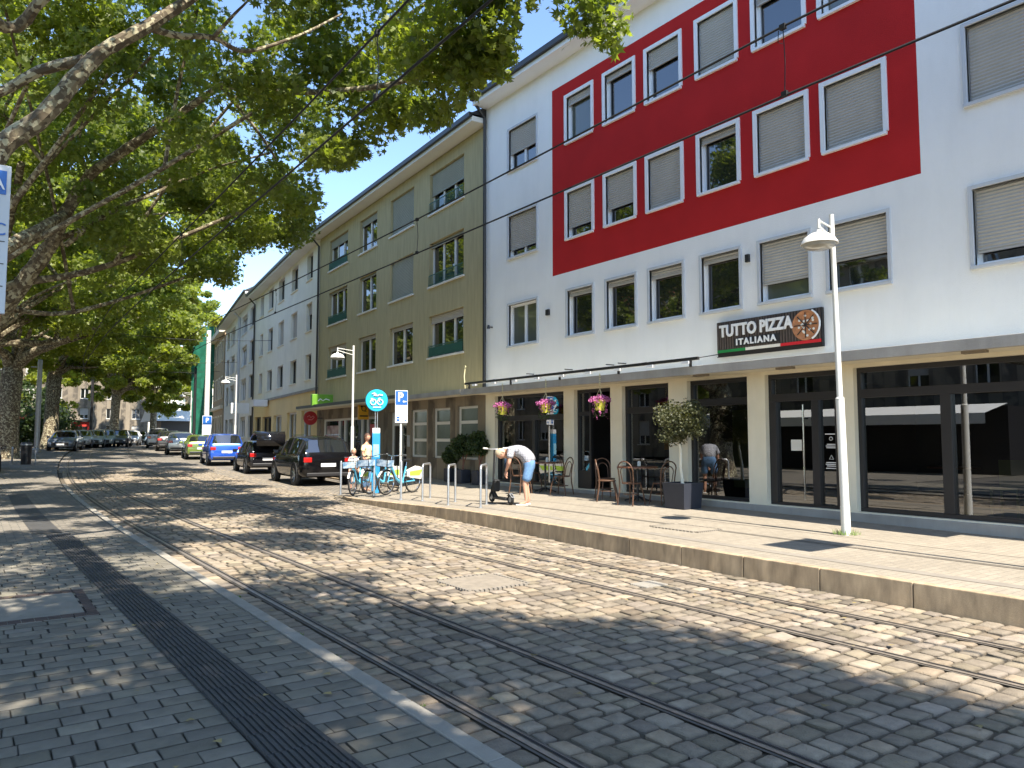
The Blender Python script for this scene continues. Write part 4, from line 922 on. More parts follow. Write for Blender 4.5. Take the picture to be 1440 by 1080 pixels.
# ================================================================== street furniture
def lamp(label, x, y, H, arm, lean=(0, 0), head=1, rot=0, grp='street lamps along the right pavement'):
    z = pz(x, y) if x < 13 else g(y)+.15
    t = thing('street_lamp', label, 'street lamp', (x, y, z), rot, grp)
    L = lambda h: (lean[0]*h/H, lean[1]*h/H, h)
    m = MB(); m.tube([L(0), L(1.98)], [.062, .060], 14); m.tube([L(1.98), L(2.0)], [.064, .05], 14); m.tube([L(2.0), L(H)], [.044, .036], 12)
    m.box(-.05, -.03, -.05, .05, 1.4, 1.9)
    m.tube([L(0), L(.42)], [.066, .066], 14)
    m.build('pole', K['lampw'], t, smooth=True)
    hx, hz = -arm, H-.50
    m = MB(); a = Vector(L(H-.2)); b = Vector(L(H-.36)); e = (hx+lean[0], lean[1], hz+.24)
    m.tube([a, (hx+lean[0], lean[1], H-.14)], .014, 6); m.tube([b, (hx+lean[0], lean[1], H-.22)], .014, 6); m.tube([(hx+lean[0], lean[1], H-.12), e], .02, 8); m.build('arm', K['lampw'], t)
    m = MB(); c = (hx+lean[0], lean[1], hz)
    m.lathe([(.035, .22), (.05, .17), (.13, .155), (.21, .10), (.252, .03), (.262, .005), (.25, 0), (.235, .02)], c, 24); sh_ = m.build('shade', K['lampw'], t, smooth=True)
    m = MB(); m.lathe([(.24, .01), (.215, -.04), (.14, -.07), (0, -.08)], c, 20); m.build('lens', pm('lens', (.35, .34, .30), .15, .1, 6, spec=.8), t, smooth=True)
    return t
lamp('nearest white street lamp, in front of the glass shop entrance, with weeds at its foot', 10.36, 6.2, 4.72, .33, (-.10, .02))
lamp('white street lamp behind the black SUV, beside the olive block', 11.3, 26.0, 5.0, .62)
lamp('white street lamp with a small notice, behind the open hatchback and blue car', 12.5, 45.7, 5.0, .62)
lamp('far white street lamp next to the dark tram mast', 14.9, 68.0, 4.7, .7)
def mast(label, x, y, r, h, mat, name='tram_mast'):
    t = thing(name, label, 'mast', (x, y, g(y)), 0, 'masts that carry the tram wires')
    m = MB(); m.tube([(0, 0, 0), (0, 0, h)], [r, r*.8], 12); m.build('pole', K[mat], t, smooth=True)
    m = MB(); m.tube([(0, 0, h-.5), (-.5, 0, h-.5)], .03, 6); m.lathe([(r*1.4, 0), (r*1.4, .3), (r, .35)], (0, 0, 0), 12); m.build('fittings', K[mat], t)
    return t
w_ = mast('thick white tram mast with a blue parking board, by the green netting', 15.1, 63.5, .22, 9.6, 'lampw')
m = MB(); m.box(-.36, .36, -.26, -.23, 1.2, 2.7); m.build('board', K['signw'], w_); m = MB(); m.box(-.33, .33, -.275, -.262, 2.0, 2.66); b_ = m.build('blue_board', K['blue'], w_)
text_mesh('letter', 'P', .5, K['signw'], b_, Matrix(((1, 0, 0, 0), (0, 0, -1, -.28), (0, 1, 0, 2.33), (0, 0, 0, 1))), ext=.004, offset=.01)
mast('dark tram mast near the far street lamp on the right', 14.4, 64.5, .13, 6.6, 'dark')
mast('grey steel tram mast between the two thick tree trunks on the left', 3.35, 58.5, .17, 6.2, 'steel')
mast('dark tram mast rising from the row of parked cars on the left', 8.2, 74.5, .14, 7.2, 'dark')
# stop sign at the left edge
t = thing('stop_sign', 'tall white tram stop sign with a blue pictogram at the left edge of the photo', 'sign', (-.66, 6.0, .05))
m = MB(); m.tube([(0, 0.05, 0), (0, .05, 3.6)], .035, 10); m.build('post', K['steel'], t, smooth=True)
m = MB(); m.box(-.04, .79, -.02, .02, 2.42, 3.42); m.build('panel', K['signg'], t, bevel=.004)
m = MB(); m.box(.50, .765, -.027, -.021, 3.22, 3.38, 0); m.build('pictogram', K['blue'], t)
text_mesh('pictogram_letter', 'A', .13, K['signw'], t, Matrix(((1, 0, 0, .715), (0, 0, -1, -.03), (0, 1, 0, 3.29), (0, 0, 0, 1))), ext=.002)
text_mesh('lettering', 'C', .12, K['blue'], t, Matrix(((1, 0, 0, .735), (0, 0, -1, -.026), (0, 1, 0, 2.98), (0, 0, 0, 1))), ext=.002)
m = MB()
for z in (2.9, 2.75, 2.6): m.box(-.02, .77, -.024, -.021, z, z+.006)
m.build('lines', K['dark'], t)
m = MB(); m.box(-.04, .765, -.018, .018, 2.3, 2.418); m.build('orange_band', pm('orange_red', (.6, .12, .03), .4, .05, 4), t)
# sign board out of frame to the right, whose shadow falls on the platform
t = thing('sign_board', 'tall board on a post at the platform right of the nearest street lamp', 'sign', (9.42, 2.55, pz(9.4, 2.5)))
m = MB(); m.tube([(0, 0, 0), (0, 0, 5.4)], .04, 10); m.build('post', K['steel'], t, smooth=True)
m = MB(); m.box(-1.02, -.04, -.03, .03, 4.35, 5.35); m.build('panel', K['signw'], t, bevel=.01)
# bike stands (hoops) and bollards
hz_ = R(-42)
def hoop(x, y, label, L=.8):
    t = thing('bike_stand', label, 'bike stand', (x, y, pz(x, y)-.01), hz_, 'steel bike stands on the platform')
    r = .09; H = .86; pts = [(0, 0, 0), (0, 0, H-r)]+[(0, r-r*math.cos(a), H-r+r*math.sin(a)) for a in np.linspace(.2, math.pi/2, 5)]
    pts += [(0, L-q[1], q[2]) for q in pts[::-1]]
    m = MB(); m.tube(pts, .024, 10); m.build('hoop', K['steel'], t, smooth=True)
    for q in (0, L):
        m = MB(); m.lathe([(.05, 0), (.05, .014), (.024, .016)], (0, q, .008), 12); m.build('base_plate', K['steel'], t)
hoop(8.4, 12.9, 'steel hoop bike stand directly beside the electric scooter'); hoop(8.35, 14.1, 'middle steel hoop bike stand of the three'); hoop(8.6, 15.7, 'steel hoop bike stand nearest the shared bicycles')
def post(x, y, label):
    t = thing('bollard', label, 'bollard', (x, y, pz(x, y)-.01), 0, 'slim steel posts near the shared bicycles')
    m = MB(); m.tube([(0, 0, 0), (0, 0, .93), (0, 0, .95)], [.03, .03, .02], 12); m.build('post', K['steel'], t, smooth=True)
    m = MB(); m.lathe([(.06, 0), (.06, .016), (.03, .018)], (0, 0, .008), 12); m.build('base_plate', K['steel'], t)
post(8.45, 16.5, 'slim steel post right of the shared bicycles'); post(8.7, 18.55, 'slim steel post in front of the blue station column'); post(8.5, 20.3, 'slim steel post nearest the black SUV')
# parking sign
t = thing('parking_sign', 'blue and white parking sign with a small arrow on a tall white post', 'sign', (9.65, 18.9, pz(9.65, 18.9)), R(-12)); t.scale = (.85, .9, .94)
m = MB(); m.tube([(0, 0, 0), (0, 0, 2.75)], .034, 10); m.build('post', K['lampw'], t, smooth=True)
m = MB(); m.box(-.21, .21, -.06, -.045, 2.02, 2.98); m.build('plate', K['signw'], t, bevel=.006)
m = MB(); m.box(-.195, .195, -.068, -.061, 2.55, 2.96); p_ = m.build('blue_panel', K['blue'], t, bevel=.004)
Mt = lambda x, z, y=-.074: Matrix(((1, 0, 0, x), (0, 0, -1, y), (0, 1, 0, z), (0, 0, 0, 1)))
text_mesh('letter', 'P', .36, K['signw'], p_, Mt(-.04, 2.77), ext=.003, offset=.012)
m = MB(); m.box(.05, .16, -.074, -.069, 2.635, 2.665); m.add([(.03, -.074, 2.65), (.08, -.074, 2.69), (.08, -.074, 2.61)], [(0, 1, 2)]); m.build('arrow', K['signw'], p_)
m = MB()
for i, z in enumerate((2.46, 2.41, 2.34, 2.29)): m.box(-.14, .12-.03*(i % 2), -.064, -.061, z, z+.016)
m.build('red_lines', pm('faded_red', (.6, .25, .22), .5, .05, 5), t)
m = MB(); m.box(-.2, .2, -.064, -.061, 2.235, 2.243); m.box(-.16, -.06, -.064, -.061, 2.07, 2.13); m.box(-.16, -.06, -.064, -.061, 2.15, 2.2); m.box(.1, .17, -.064, -.061, 2.08, 2.12); m.build('pictogram', K['blue'], t)
# shared-bike station column with round sign
t = thing('bike_station_sign', 'round turquoise bicycle sign above a blue station column', 'sign', (9.12, 19.35, pz(9.12, 19.35)), R(-22))
m = MB(); m.box(-.11, .11, -.06, .06, .0, 1.66); m.build('column', pm('column_blue', (.03, .27, .55), .35, .25, 3), t, bevel=.015)
m = MB(); m.box(-.105, .105, -.055, .055, 1.663, 1.80); m.build('cap', K['signw'], t, bevel=.01)
m = MB(); m.tube([(-.03, 0, 1.80), (-.03, 0, 2.3)], .012, 6); m.tube([(.03, 0, 1.80), (.03, 0, 2.3)], .012, 6); m.build('rods', K['steel'], t)
m = MB(); m.lathe([(0, -.05), (.295, -.05), (.31, -.03), (.31, .03), (.295, .05), (0, .05)], (0, 0, 2.57), 40, axis='y'); d_ = m.build('disc', K['cyan'], t, smooth=True)
m = MB()
for sx in (-.095, .095):
    ring = [(sx+.075*math.cos(a), -.062, 2.45+.075*math.sin(a)) for a in np.linspace(0, 6.283, 19)]; m.tube(ring, .017, 5, cap=False)
m.tube([(-.1, -.062, 2.46), (-.12, -.062, 2.55), (-.16, -.062, 2.55)], .014, 5); m.tube([(.08, -.062, 2.46), (.05, -.062, 2.55), (.1, -.062, 2.57)], .014, 5)
m.tube([(-.13, -.062, 2.68), (-.06, -.062, 2.70), (-.02, -.062, 2.67)], .018, 5); m.tube([(-.08, -.062, 2.64), (.03, -.062, 2.63), (.08, -.062, 2.66), (.16, -.062, 2.64)], .02, 5); m.box(-.1, .12, -.066, -.056, 2.30, 2.325)
e_ = m.build('bicycle_emblem', K['signw'], d_); e_.location.z = .07
m = MB(); m.box(-.08, .08, -.066, -.061, 1.0, 1.35); m.build('decal', pm('light_blue', (.3, .6, .75), .4, .2, 12), t)
# ------------------------------------------------------------------ shared bicycles
def bicycle(label, x, y, rz, seed=0, lean=0):
    random.seed(seed)
    t = thing('shared_bicycle', label, 'bicycle', (x, y, pz(x, y)), rz, 'blue shared bicycles at the station'); t.rotation_euler[0] = 0; t.rotation_euler[1] = lean
    for yy in (0, 1.06):
        m = MB(); m.torus((0, yy, .33), .31, .022, 'x', 32, 8); w = m.build('wheel', K['black'], t, smooth=True)
        m = MB(); m.torus((0, yy, .33), .285, .012, 'x', 32, 6)
        for k in range(16):
            a = k*math.pi/8; m.tube([(0, yy, .33), (0, yy+.28*math.cos(a), .33+.28*math.sin(a))], .0022, 4)
        m.tube([(-.05, yy, .33), (.05, yy, .33)], .025, 8); m.build('rim', K['chrome'], w, smooth=True)
        m = MB(); r_ = .352
        for a0 in range(9):
            a = R(20+a0*15 if yy else 10+a0*15); b = a+R(15)
            m.quad((-.03, yy-r_*math.cos(a), .33+r_*math.sin(a)), (.03, yy-r_*math.cos(a), .33+r_*math.sin(a)), (.03, yy-r_*math.cos(b), .33+r_*math.sin(b)), (-.03, yy-r_*math.cos(b), .33+r_*math.sin(b)))
        m.build('mudguard', K['offwhite'], t)
    m = MB(); m.tube([(0, .94, .78), (0, .72, .42), (0, .52, .30), (0, .42, .3)], [.035, .04, .042, .04], 10); m.tube([(0, .44, .28), (0, .33, .72)], .022, 8)
    m.tube([(0, .44, .3), (.05, 0, .33)], .016, 8); m.tube([(0, .44, .3), (-.05, 0, .33)], .016, 8); m.tube([(0, .35, .62), (.05, 0, .33)], .012, 8); m.tube([(0, .35, .62), (-.05, 0, .33)], .012, 8)
    m.tube([(0, .93, .84), (0, .97, .68)], .026, 8); m.tube([(.05, .98, .66), (.05, 1.06, .33)], .014, 8); m.tube([(-.05, .98, .66), (-.05, 1.06, .33)], .014, 8)
    m.build('frame', K['bikeb'], t, smooth=True)
    m = MB(); m.tube([(0, .93, .84), (0, .91, 1.0)], .014, 8); m.tube([(-.29, .76, 1.03), (-.24, .86, 1.04), (-.05, .92, 1.0), (.05, .92, 1.0), (.24, .86, 1.04), (.29, .76, 1.03)], .012, 8); m.build('handlebar', K['chrome'], t, smooth=True)
    m = MB(); m.tube([(-.31, .70, 1.02), (-.28, .79, 1.035)], .018, 8); m.tube([(.31, .70, 1.02), (.28, .79, 1.035)], .018, 8); m.build('grips', K['black'], t)
    m = MB()
    for z in (.74, .80, .86, .92): m.tube([(-.17, 1.02, z), (.17, 1.02, z), (.19, 1.28, z), (-.19, 1.28, z), (-.17, 1.02, z)], .005, 4)
    for i in range(9):
        x_ = -.17+.34*i/8; m.tube([(x_, 1.02, .74), (x_, 1.02, .92)], .004, 4); m.tube([(x_*1.1, 1.28, .74), (x_*1.1, 1.28, .92)], .004, 4)
    m.box(-.17, .17, 1.02, 1.28, .73, .74); b = m.build('basket', K['dark'], t)
    m = MB(); m.box(-.16, .16, 1.285, 1.295, .75, .91); m.box(-.19, -.18, 1.04, 1.27, .75, .91); m.box(.18, .19, 1.04, 1.27, .75, .91); m.build('panel', pm('basket_blue', (.08, .33, .62), .4, .5, 9, c2=(.6, .68, .75)), b)
    m = MB(); m.tube([(0, .33, .7), (0, .30, .86)], .014, 8); m.build('seat_post', K['chrome'], t)
    m = MB(); m.add([(0, .48, .89), (-.03, .42, .90), (.03, .42, .90), (-.08, .2, .91), (.08, .2, .91), (-.07, .16, .9), (.07, .16, .9), (0, .46, .85), (-.06, .2, .85), (.06, .2, .85)], [(0, 1, 2), (1, 3, 4, 2), (3, 5, 6, 4), (0, 7, 1), (0, 2, 7), (7, 8, 3, 1), (7, 2, 4, 9), (8, 5, 3), (9, 4, 6), (8, 9, 6, 5), (7, 9, 8)]); m.build('saddle', K['black'], t)
    for sx in (-.045, .045):
        m = MB(); m.add([(sx, .30, .60), (sx, .34, .44), (sx, -.28, .36), (sx, -.36, .66), (sx, -.1, .72)], [(0, 1, 2, 3, 4)]); m.build('side_panel', K['offwhite'], t)
        m = MB(); q = sx*1.09; m.add([(q, .22, .58), (q, .2, .47), (q, -.2, .46), (q, -.31, .62)], [(0, 1, 2, 3)]); m.build('lime_panel', K['lime'], t)
    m = MB(); m.lathe([(.09, -.008), (.09, .008)], (.05, .44, .3), 16, axis='x'); m.tube([(.06, .44, .3), (.08, .5, .15)], .01, 6); m.tube([(-.06, .44, .3), (-.08, .38, .45)], .01, 6); m.box(.06, .15, .46, .54, .14, .16); m.box(-.15, -.06, .34, .42, .44, .46); m.build('crank', K['dark'], t)
    m = MB(); m.tube([(.04, .1, .3), (.14, .16, 0)], .008, 6); m.build('kickstand', K['dark'], t)
    return t
bicycle('blue shared bicycle seen head-on with its basket towards the camera', 9.1, 20.0, R(138), 1, R(3)).location.z -= .0
bicycle('blue shared bicycle turned half sideways behind the slim post', 9.55, 19.05, R(116), 2, R(4))
bicycle('blue shared bicycle with lime panels on its rear wheel, nearest the hoops', 9.66, 18.2, R(112), 3, R(-4))
# ------------------------------------------------------------------ electric scooter
t = thing('electric_scooter', 'black electric kick scooter the bending man stands at', 'scooter', (9.18, 12.95, pz(9.18, 12.95)), R(-7))
m = MB(); m.box(-.08, .08, .10, .66, .085, .135); m.tube([(0, .62, .12), (0, .74, .22), (0, .80, .42)], .03, 8); m.build('deck', K['dark'], t, bevel=.01)
for yy in (.0, .86):
    m = MB(); m.torus((0, yy, .115), .088, .03, 'x', 24, 8); w = m.build('wheel', K['black'], t, smooth=True); m = MB(); m.lathe([(0, -.02), (.06, -.02), (.06, .02), (0, .02)], (0, yy, .115), 14, axis='x'); m.build('hub', K['steel'], w)
m = MB(); m.tube([(0, .86, .12), (0, .83, .3), (0, .80, .46), (0, .75, 1.14)], [.02, .024, .022, .02], 8); m.tube([(.04, .86, .12), (.03, .82, .34)], .012, 6); m.tube([(-.04, .86, .12), (-.03, .82, .34)], .012, 6); m.build('stem', K['dark'], t, smooth=True)
m = MB(); m.tube([(-.26, .70, 1.17), (-.1, .75, 1.15), (.1, .75, 1.15), (.26, .70, 1.17)], .013, 8); m.build('handlebar', K['steel'], t, smooth=True)
m = MB(); m.tube([(-.30, .69, 1.175), (-.19, .72, 1.165)], .018, 8); m.tube([(.30, .69, 1.175), (.19, .72, 1.165)], .018, 8); m.build('grips', K['offwhite'], t)
m = MB(); m.tube([(0, .77, 1.1), (.05, .9, .8), (0, .83, .4)], .005, 5); m.tube([(.05, .75, 1.1), (.1, .86, .9), (.02, .82, .5)], .004, 5); m.build('cables', K['black'], t)
m = MB(); m.box(-.07, .07, .60, .74, .24, .5); m.build('bag', K['black'], t, bevel=.03)
m = MB(); m.add([(-.04, -.12, .16), (.04, -.12, .16), (-.04, .0, .24), (.04, 0, .24), (-.04, .12, .18), (.04, .12, .18)], [(0, 1, 3, 2), (2, 3, 5, 4)]); m.build('mudguard', K['steel'], t)
# ------------------------------------------------------------------ people
def hand(m_name, root, d, side, parent, up=(0, 0, 1)):
    """palm with five separate fingers as skinned chains; d = pointing direction"""
    d = Vector(d).normalized(); u = Vector(up); s = d.cross(u).normalized(); n_ = s.cross(d).normalized(); r = Vector(root)
    pts = [r, r+d*.045, r+d*.085]; rad = [.018, (.034, .016), (.034, .014)]; ed = [(0, 1), (1, 2)]
    for k, (off, L) in enumerate(((-.03, .062), (-.01, .075), (.01, .07), (.03, .055))):
        b = len(pts); p0 = r+d*.085+s*off
        pts += [p0+d*L*.35, p0+d*L*.75-n_*L*.25, p0+d*L*.95-n_*L*.6]; rad += [.0095, .0088, .0075]; ed += [(2, b), (b, b+1), (b+1, b+2)]
    b = len(pts); pts += [r+d*.035+s*side*.04-n_*.005, r+d*.07+s*side*.055-n_*.02, r+d*.095+s*side*.045-n_*.03]; rad += [.012, .0105, .008]; ed += [(1, b), (b, b+1), (b+1, b+2)]
    return skin(m_name, pts, ed, rad, K['skin'], parent, 1)
def head(parent, c, f, upv, r=.1, hair='hair', name='head'):
    """face looks along f, crown of the head towards upv"""
    f = Vector(f).normalized(); u = Vector(upv); s = f.cross(u).normalized(); u = s.cross(f).normalized()
    M = Matrix(((s.x, f.x, u.x, c[0]), (s.y, f.y, u.y, c[1]), (s.z, f.z, u.z, c[2]), (0, 0, 0, 1)))
    bm = bmesh.new(); bmesh.ops.create_uvsphere(bm, u_segments=24, v_segments=18, radius=1)
    for v in bm.verts:
        x, y, z = v.co; jaw = 1-.28*max(0, -z)**1.3
        face = .05*math.exp(-((z+.12)**2)/.02-(x**2)/.012)*(y > 0)*2.2+.04*math.exp(-((z+.5)**2)/.01-(x**2)/.05)*(y > 0)-.05*math.exp(-((z-.08)**2)/.01-((abs(x)-.35)**2)/.02)*(y > 0)
        v.co = (x*.76*jaw*r, (y*(.93)*(1-.12*max(0, -z))+face+.03)*r, z*1.15*r)
    for sx in (-1, 1):
        q = bmesh.ops.create_uvsphere(bm, u_segments=8, v_segments=6, radius=.2*r)
        for v in q['verts']: v.co = (v.co.x*.35+sx*.77*r, v.co.y*.7-.05*r, v.co.z*1.1-.05*r)
    me = bpy.data.meshes.new(name); bm.to_mesh(me); bm.free(); me.transform(M); me.polygons.foreach_set('use_smooth', [True]*len(me.polygons))
    o = link_mesh(name, me, K['skin'], parent)
    e = MB()
    for sx in (-.3, .3): e.lathe([(0, 0), (.05*r, .01*r), (.07*r, .0)], (sx*r, .86*r, .07*r), 8, axis='y')
    e.box(-.22*r, .22*r, .84*r, .885*r, -.56*r, -.51*r); eo = e.build('face', K['hairb'], o); eo.data.transform(M)
    bm = bmesh.new(); bmesh.ops.create_uvsphere(bm, u_segments=22, v_segments=16, radius=1)
    bmesh.ops.delete(bm, geom=[v for v in bm.verts if (v.co.z < -.15 and v.co.y > -.3) or (v.co.y > .45 and v.co.z < .45) or v.co.z < -.75], context='VERTS')
    for v in bm.verts: k = 1+random.uniform(-.03, .04); v.co = (v.co.x*.86*r*k, (v.co.y*1.02-.03)*r*k, (v.co.z*1.22+.03)*r*k)
    me = bpy.data.meshes.new('hair'); bm.to_mesh(me); bm.free(); me.transform(M); me.polygons.foreach_set('use_smooth', [True]*len(me.polygons))
    link_mesh('hair', me, K[hair], parent)
    return o
# the bending man: local +Y is where he faces
px_, py_ = 9.42, 12.68
P = thing('person', 'man in a pale checked shirt and denim shorts bending over beside the electric scooter', 'person', (px_, py_, pz(px_, py_)), R(52))
hips = .84
pts = [(0, -.05, .84), (0, .02, 1.02), (0, .20, 1.13), (0, .36, 1.13), (0, .44, 1.12), (0, .50, 1.10),
       (.10, -.03, .80), (.105, .04, .47), (.11, -.03, .09), (.115, .03, .04), (.125, .12, .028),
       (-.10, -.03, .80), (-.12, .06, .47), (-.13, .02, .09), (-.135, .08, .04), (-.14, .17, .028),
       (.17, .34, 1.10), (.20, .42, .88), (.07, .44, .70), (-.17, .34, 1.10), (-.21, .38, .86), (-.06, .45, .70)]
rad = [.13, .13, .14, .12, .055, .05, .085, .055, .036, .034, .028, .085, .055, .036, .034, .028, .055, .04, .026, .055, .04, .026]
ed = [(0, 1), (1, 2), (2, 3), (3, 4), (4, 5), (0, 6), (6, 7), (7, 8), (8, 9), (9, 10), (0, 11), (11, 12), (12, 13), (13, 14), (14, 15), (3, 16), (16, 17), (17, 18), (3, 19), (19, 20), (20, 21)]
skin('body', pts, ed, rad, K['skin'], P)
hand('hand', (.07, .44, .70), (-.35, .15, -1), 1, P, (0, 1, 0)); hand('hand', (-.06, .45, .70), (.35, .1, -1), -1, P, (0, 1, 0))
skin('shirt', [(0, -.06, .83), (0, -.005, 1.0), (0, .16, 1.135), (0, .35, 1.14), (0, .41, 1.13), (.15, .34, 1.11), (.215, .38, .97), (-.15, .34, 1.11), (-.215, .37, .96)], [(0, 1), (1, 2), (2, 3), (3, 4), (3, 5), (5, 6), (3, 7), (7, 8)],
     [(.18, .17), (.175, .165), (.175, .155), (.165, .13), .075, .085, .075, .085, .075], K['shirt'], P)
skin('shorts', [(0, -.03, 1.0), (0, -.05, .78), (.105, -.03, .74), (.115, .02, .47), (-.105, -.03, .74), (-.125, .04, .47)], [(0, 1), (1, 2), (2, 3), (1, 4), (4, 5)], [.15, .15, .105, .10, .105, .10], K['jean'], P)
head(P, (0, .555, 1.06), (0, .25, -1), (0, 1, .15), .105, 'hair')
for sx, yy in ((.12, .04), (-.137, .09)):
    m = MB(); m.box(sx-.045, sx+.045, yy-.10, yy+.15, 0, .025); m.build('sandal', K['offwhite'], P, bevel=.01)
# woman in the pale yellow top
wx, wy = 9.75, 21.35
P = thing('person', 'woman in a pale yellow top standing behind the shared bicycles', 'person', (wx, wy, .03), R(-150))
pts = [(0, 0, .95), (0, .0, 1.15), (0, 0, 1.36), (0, 0, 1.47), (0, .01, 1.53), (.09, 0, .9), (.10, .03, .5), (.1, 0, .08), (.1, .14, .04), (-.09, 0, .9), (-.1, .05, .5), (-.1, -.03, .08), (-.1, .1, .04), (.17, 0, 1.37), (.21, .02, 1.12), (.20, .18, .97), (-.17, 0, 1.37), (-.22, .02, 1.12), (-.2, .1, .9)]
skin('body', pts, [(0, 1), (1, 2), (2, 3), (3, 4), (0, 5), (5, 6), (6, 7), (7, 8), (0, 9), (9, 10), (10, 11), (11, 12), (2, 13), (13, 14), (14, 15), (2, 16), (16, 17), (17, 18)],
     [.12, .10, .11, .05, .045, .085, .055, .036, .03, .085, .055, .036, .03, .05, .036, .024, .05, .036, .024], K['skin'], P)
skin('top', [(0, 0, .93), (0, 0, 1.15), (0, 0, 1.34), (0, 0, 1.40), (.15, 0, 1.36), (.21, .01, 1.2), (-.15, 0, 1.36), (-.21, .01, 1.2)], [(0, 1), (1, 2), (2, 3), (2, 4), (4, 5), (2, 6), (6, 7)], [.15, .13, .14, .08, .075, .065, .075, .065], K['cream'], P)
skin('trousers', [(0, 0, .98), (0, 0, .88), (.095, 0, .8), (.105, .03, .45), (.105, 0, .12), (-.095, 0, .8), (-.105, .05, .45), (-.105, -.02, .12)], [(0, 1), (1, 2), (2, 3), (3, 4), (1, 5), (5, 6), (6, 7)], [.13, .13, .1, .075, .06, .1, .075, .06], K['jean'], P)
hand('hand', (.20, .18, .97), (0, 1, -.3), -1, P); hand('hand', (-.2, .1, .9), (0, .3, -1), 1, P, (0, 1, 0))
head(P, (0, .02, 1.64), (0, 1, -.15), (0, 0, 1), .105, 'hairb')
# child beside her
cx_, cy_ = 9.88, 22.6
P = thing('person', 'fair-haired child in a pale shirt between the black SUV and the woman', 'person', (cx_, cy_, .01), R(170))
skin('body', [(0, 0, .68), (0, 0, .85), (0, 0, 1.0), (0, 0, 1.1), (.06, 0, .62), (.07, .01, .35), (.07, 0, .06), (.07, .1, .03), (-.06, 0, .62), (-.07, .02, .35), (-.07, 0, .06), (-.07, .1, .03), (.12, 0, 1.0), (.15, .02, .82), (.15, .08, .68), (-.12, 0, 1.0), (-.15, .02, .82), (-.15, .08, .68)],
     [(0, 1), (1, 2), (2, 3), (0, 4), (4, 5), (5, 6), (6, 7), (0, 8), (8, 9), (9, 10), (10, 11), (2, 12), (12, 13), (13, 14), (2, 15), (15, 16), (16, 17)], [.09, .08, .085, .04, .06, .042, .03, .025, .06, .042, .03, .025, .04, .028, .02, .04, .028, .02], K['skin'], P)
skin('shirt', [(0, 0, .66), (0, 0, .85), (0, 0, .99), (.11, 0, 1.0), (.15, .01, .88), (-.11, 0, 1.0), (-.15, .01, .88)], [(0, 1), (1, 2), (2, 3), (3, 4), (2, 5), (5, 6)], [.11, .1, .1, .055, .05, .055, .05], K['offwhite'], P)
skin('shorts', [(0, 0, .7), (0, 0, .62), (.07, 0, .55), (.075, 0, .38), (-.07, 0, .55), (-.075, 0, .38)], [(0, 1), (1, 2), (2, 3), (1, 4), (4, 5)], [.1, .1, .075, .07, .075, .07], K['navy'], P)
hand('hand', (.15, .08, .68), (0, .3, -1), -1, P, (0, 1, 0)); hand('hand', (-.15, .08, .68), (0, .3, -1), 1, P, (0, 1, 0))
head(P, (0, .01, 1.2), (0, 1, -.1), (0, 0, 1), .095, 'hair')
# ------------------------------------------------------------------ restaurant things
def chair(label, x, y, rz):
    t = thing('bentwood_chair', label, 'chair', (x, y, pz(x, y)), rz, 'bentwood chairs outside the restaurant')
    m = MB(); m.lathe([(0, .455), (.19, .455), (.2, .445), (.19, .43), (0, .43)], (0, 0, 0), 20); m.build('seat', K['woodb'], t, smooth=True)
    for sx in (-1, 1):
        m = MB(); m.tube([(sx*.13, .14, .43), (sx*.17, .19, .2), (sx*.19, .21, 0)], .014, 8); m.build('leg', K['woodb'], t, smooth=True)
    ar = [(-.19, -.22, 0), (-.17, -.17, .3), (-.17, -.16, .46), (-.18, -.19, .7)]+[(-.18*math.cos(a), -.21-.03*math.sin(a), .72+.17*math.sin(a)) for a in np.linspace(.2, math.pi-.2, 9)]+[(.18, -.19, .7), (.17, -.16, .46), (.17, -.17, .3), (.19, -.22, 0)]
    m = MB(); m.tube(ar, .014, 8); m.build('back_frame', K['woodb'], t, smooth=True)
    m = MB(); m.tube([(-.11, -.15, .45), (-.12, -.19, .65)]+[(-.12*math.cos(a), -.2-.02*math.sin(a), .66+.13*math.sin(a)) for a in np.linspace(.2, math.pi-.2, 7)]+[(.12, -.19, .65), (.11, -.15, .45)], .010, 8); m.build('back_hoop', K['woodb'], t, smooth=True)
    m = MB(); m.tube([(.15*math.cos(a), .15*math.sin(a), .22) for a in np.linspace(0, 6.283, 17)], .008, 6, cap=False); m.build('leg_ring', K['woodb'], t, smooth=True)
def table(label, x, y):
    t = thing('cafe_table', label, 'table', (x, y, pz(x, y)), 0, 'round tables outside the restaurant')
    m = MB(); m.lathe([(0, .75), (.43, .75), (.44, .74), (.44, .72), (0, .71)], (0, 0, 0), 28); m.build('tabletop', K['wood'], t, smooth=True)
    m = MB(); m.tube([(0, 0, .02), (0, 0, .72)], [.03, .025], 10)
    for k in range(4): a = k*math.pi/2+.4; m.tube([(0, 0, .12), (.3*math.cos(a), .3*math.sin(a), .02)], .018, 6)
    m.build('pedestal', K['dark'], t, smooth=True)
    m = MB(); m.lathe([(0, .752), (.04, .752), (.04, .84), (.02, .86), (0, .86)], (.1, .05, 0), 12); m.build('candle_glass', K['offwhite'], t)
table('round wooden table left of the open doorway', 11.62, 14.9); table('round wooden table in front of the window with the mirrored round sign', 11.58, 11.65)
chair('bentwood chair at the left table with its back to the window', 11.75, 15.65, R(180)); chair('bentwood chair facing sideways at the left table, nearest the doorway', 11.45, 14.05, R(20)); chair('bentwood chair on the street side of the left table', 11.0, 15.1, R(-80))
chair('bentwood chair by the doorway post, second table', 11.55, 12.6, R(160)); chair('bentwood chair just right of it at the second table', 11.15, 12.15, R(-130)); chair('bentwood chair next to the navy planter', 11.5, 10.85, R(-10)); chair('bentwood chair on the street side of the second table', 11.0, 11.25, R(-80))
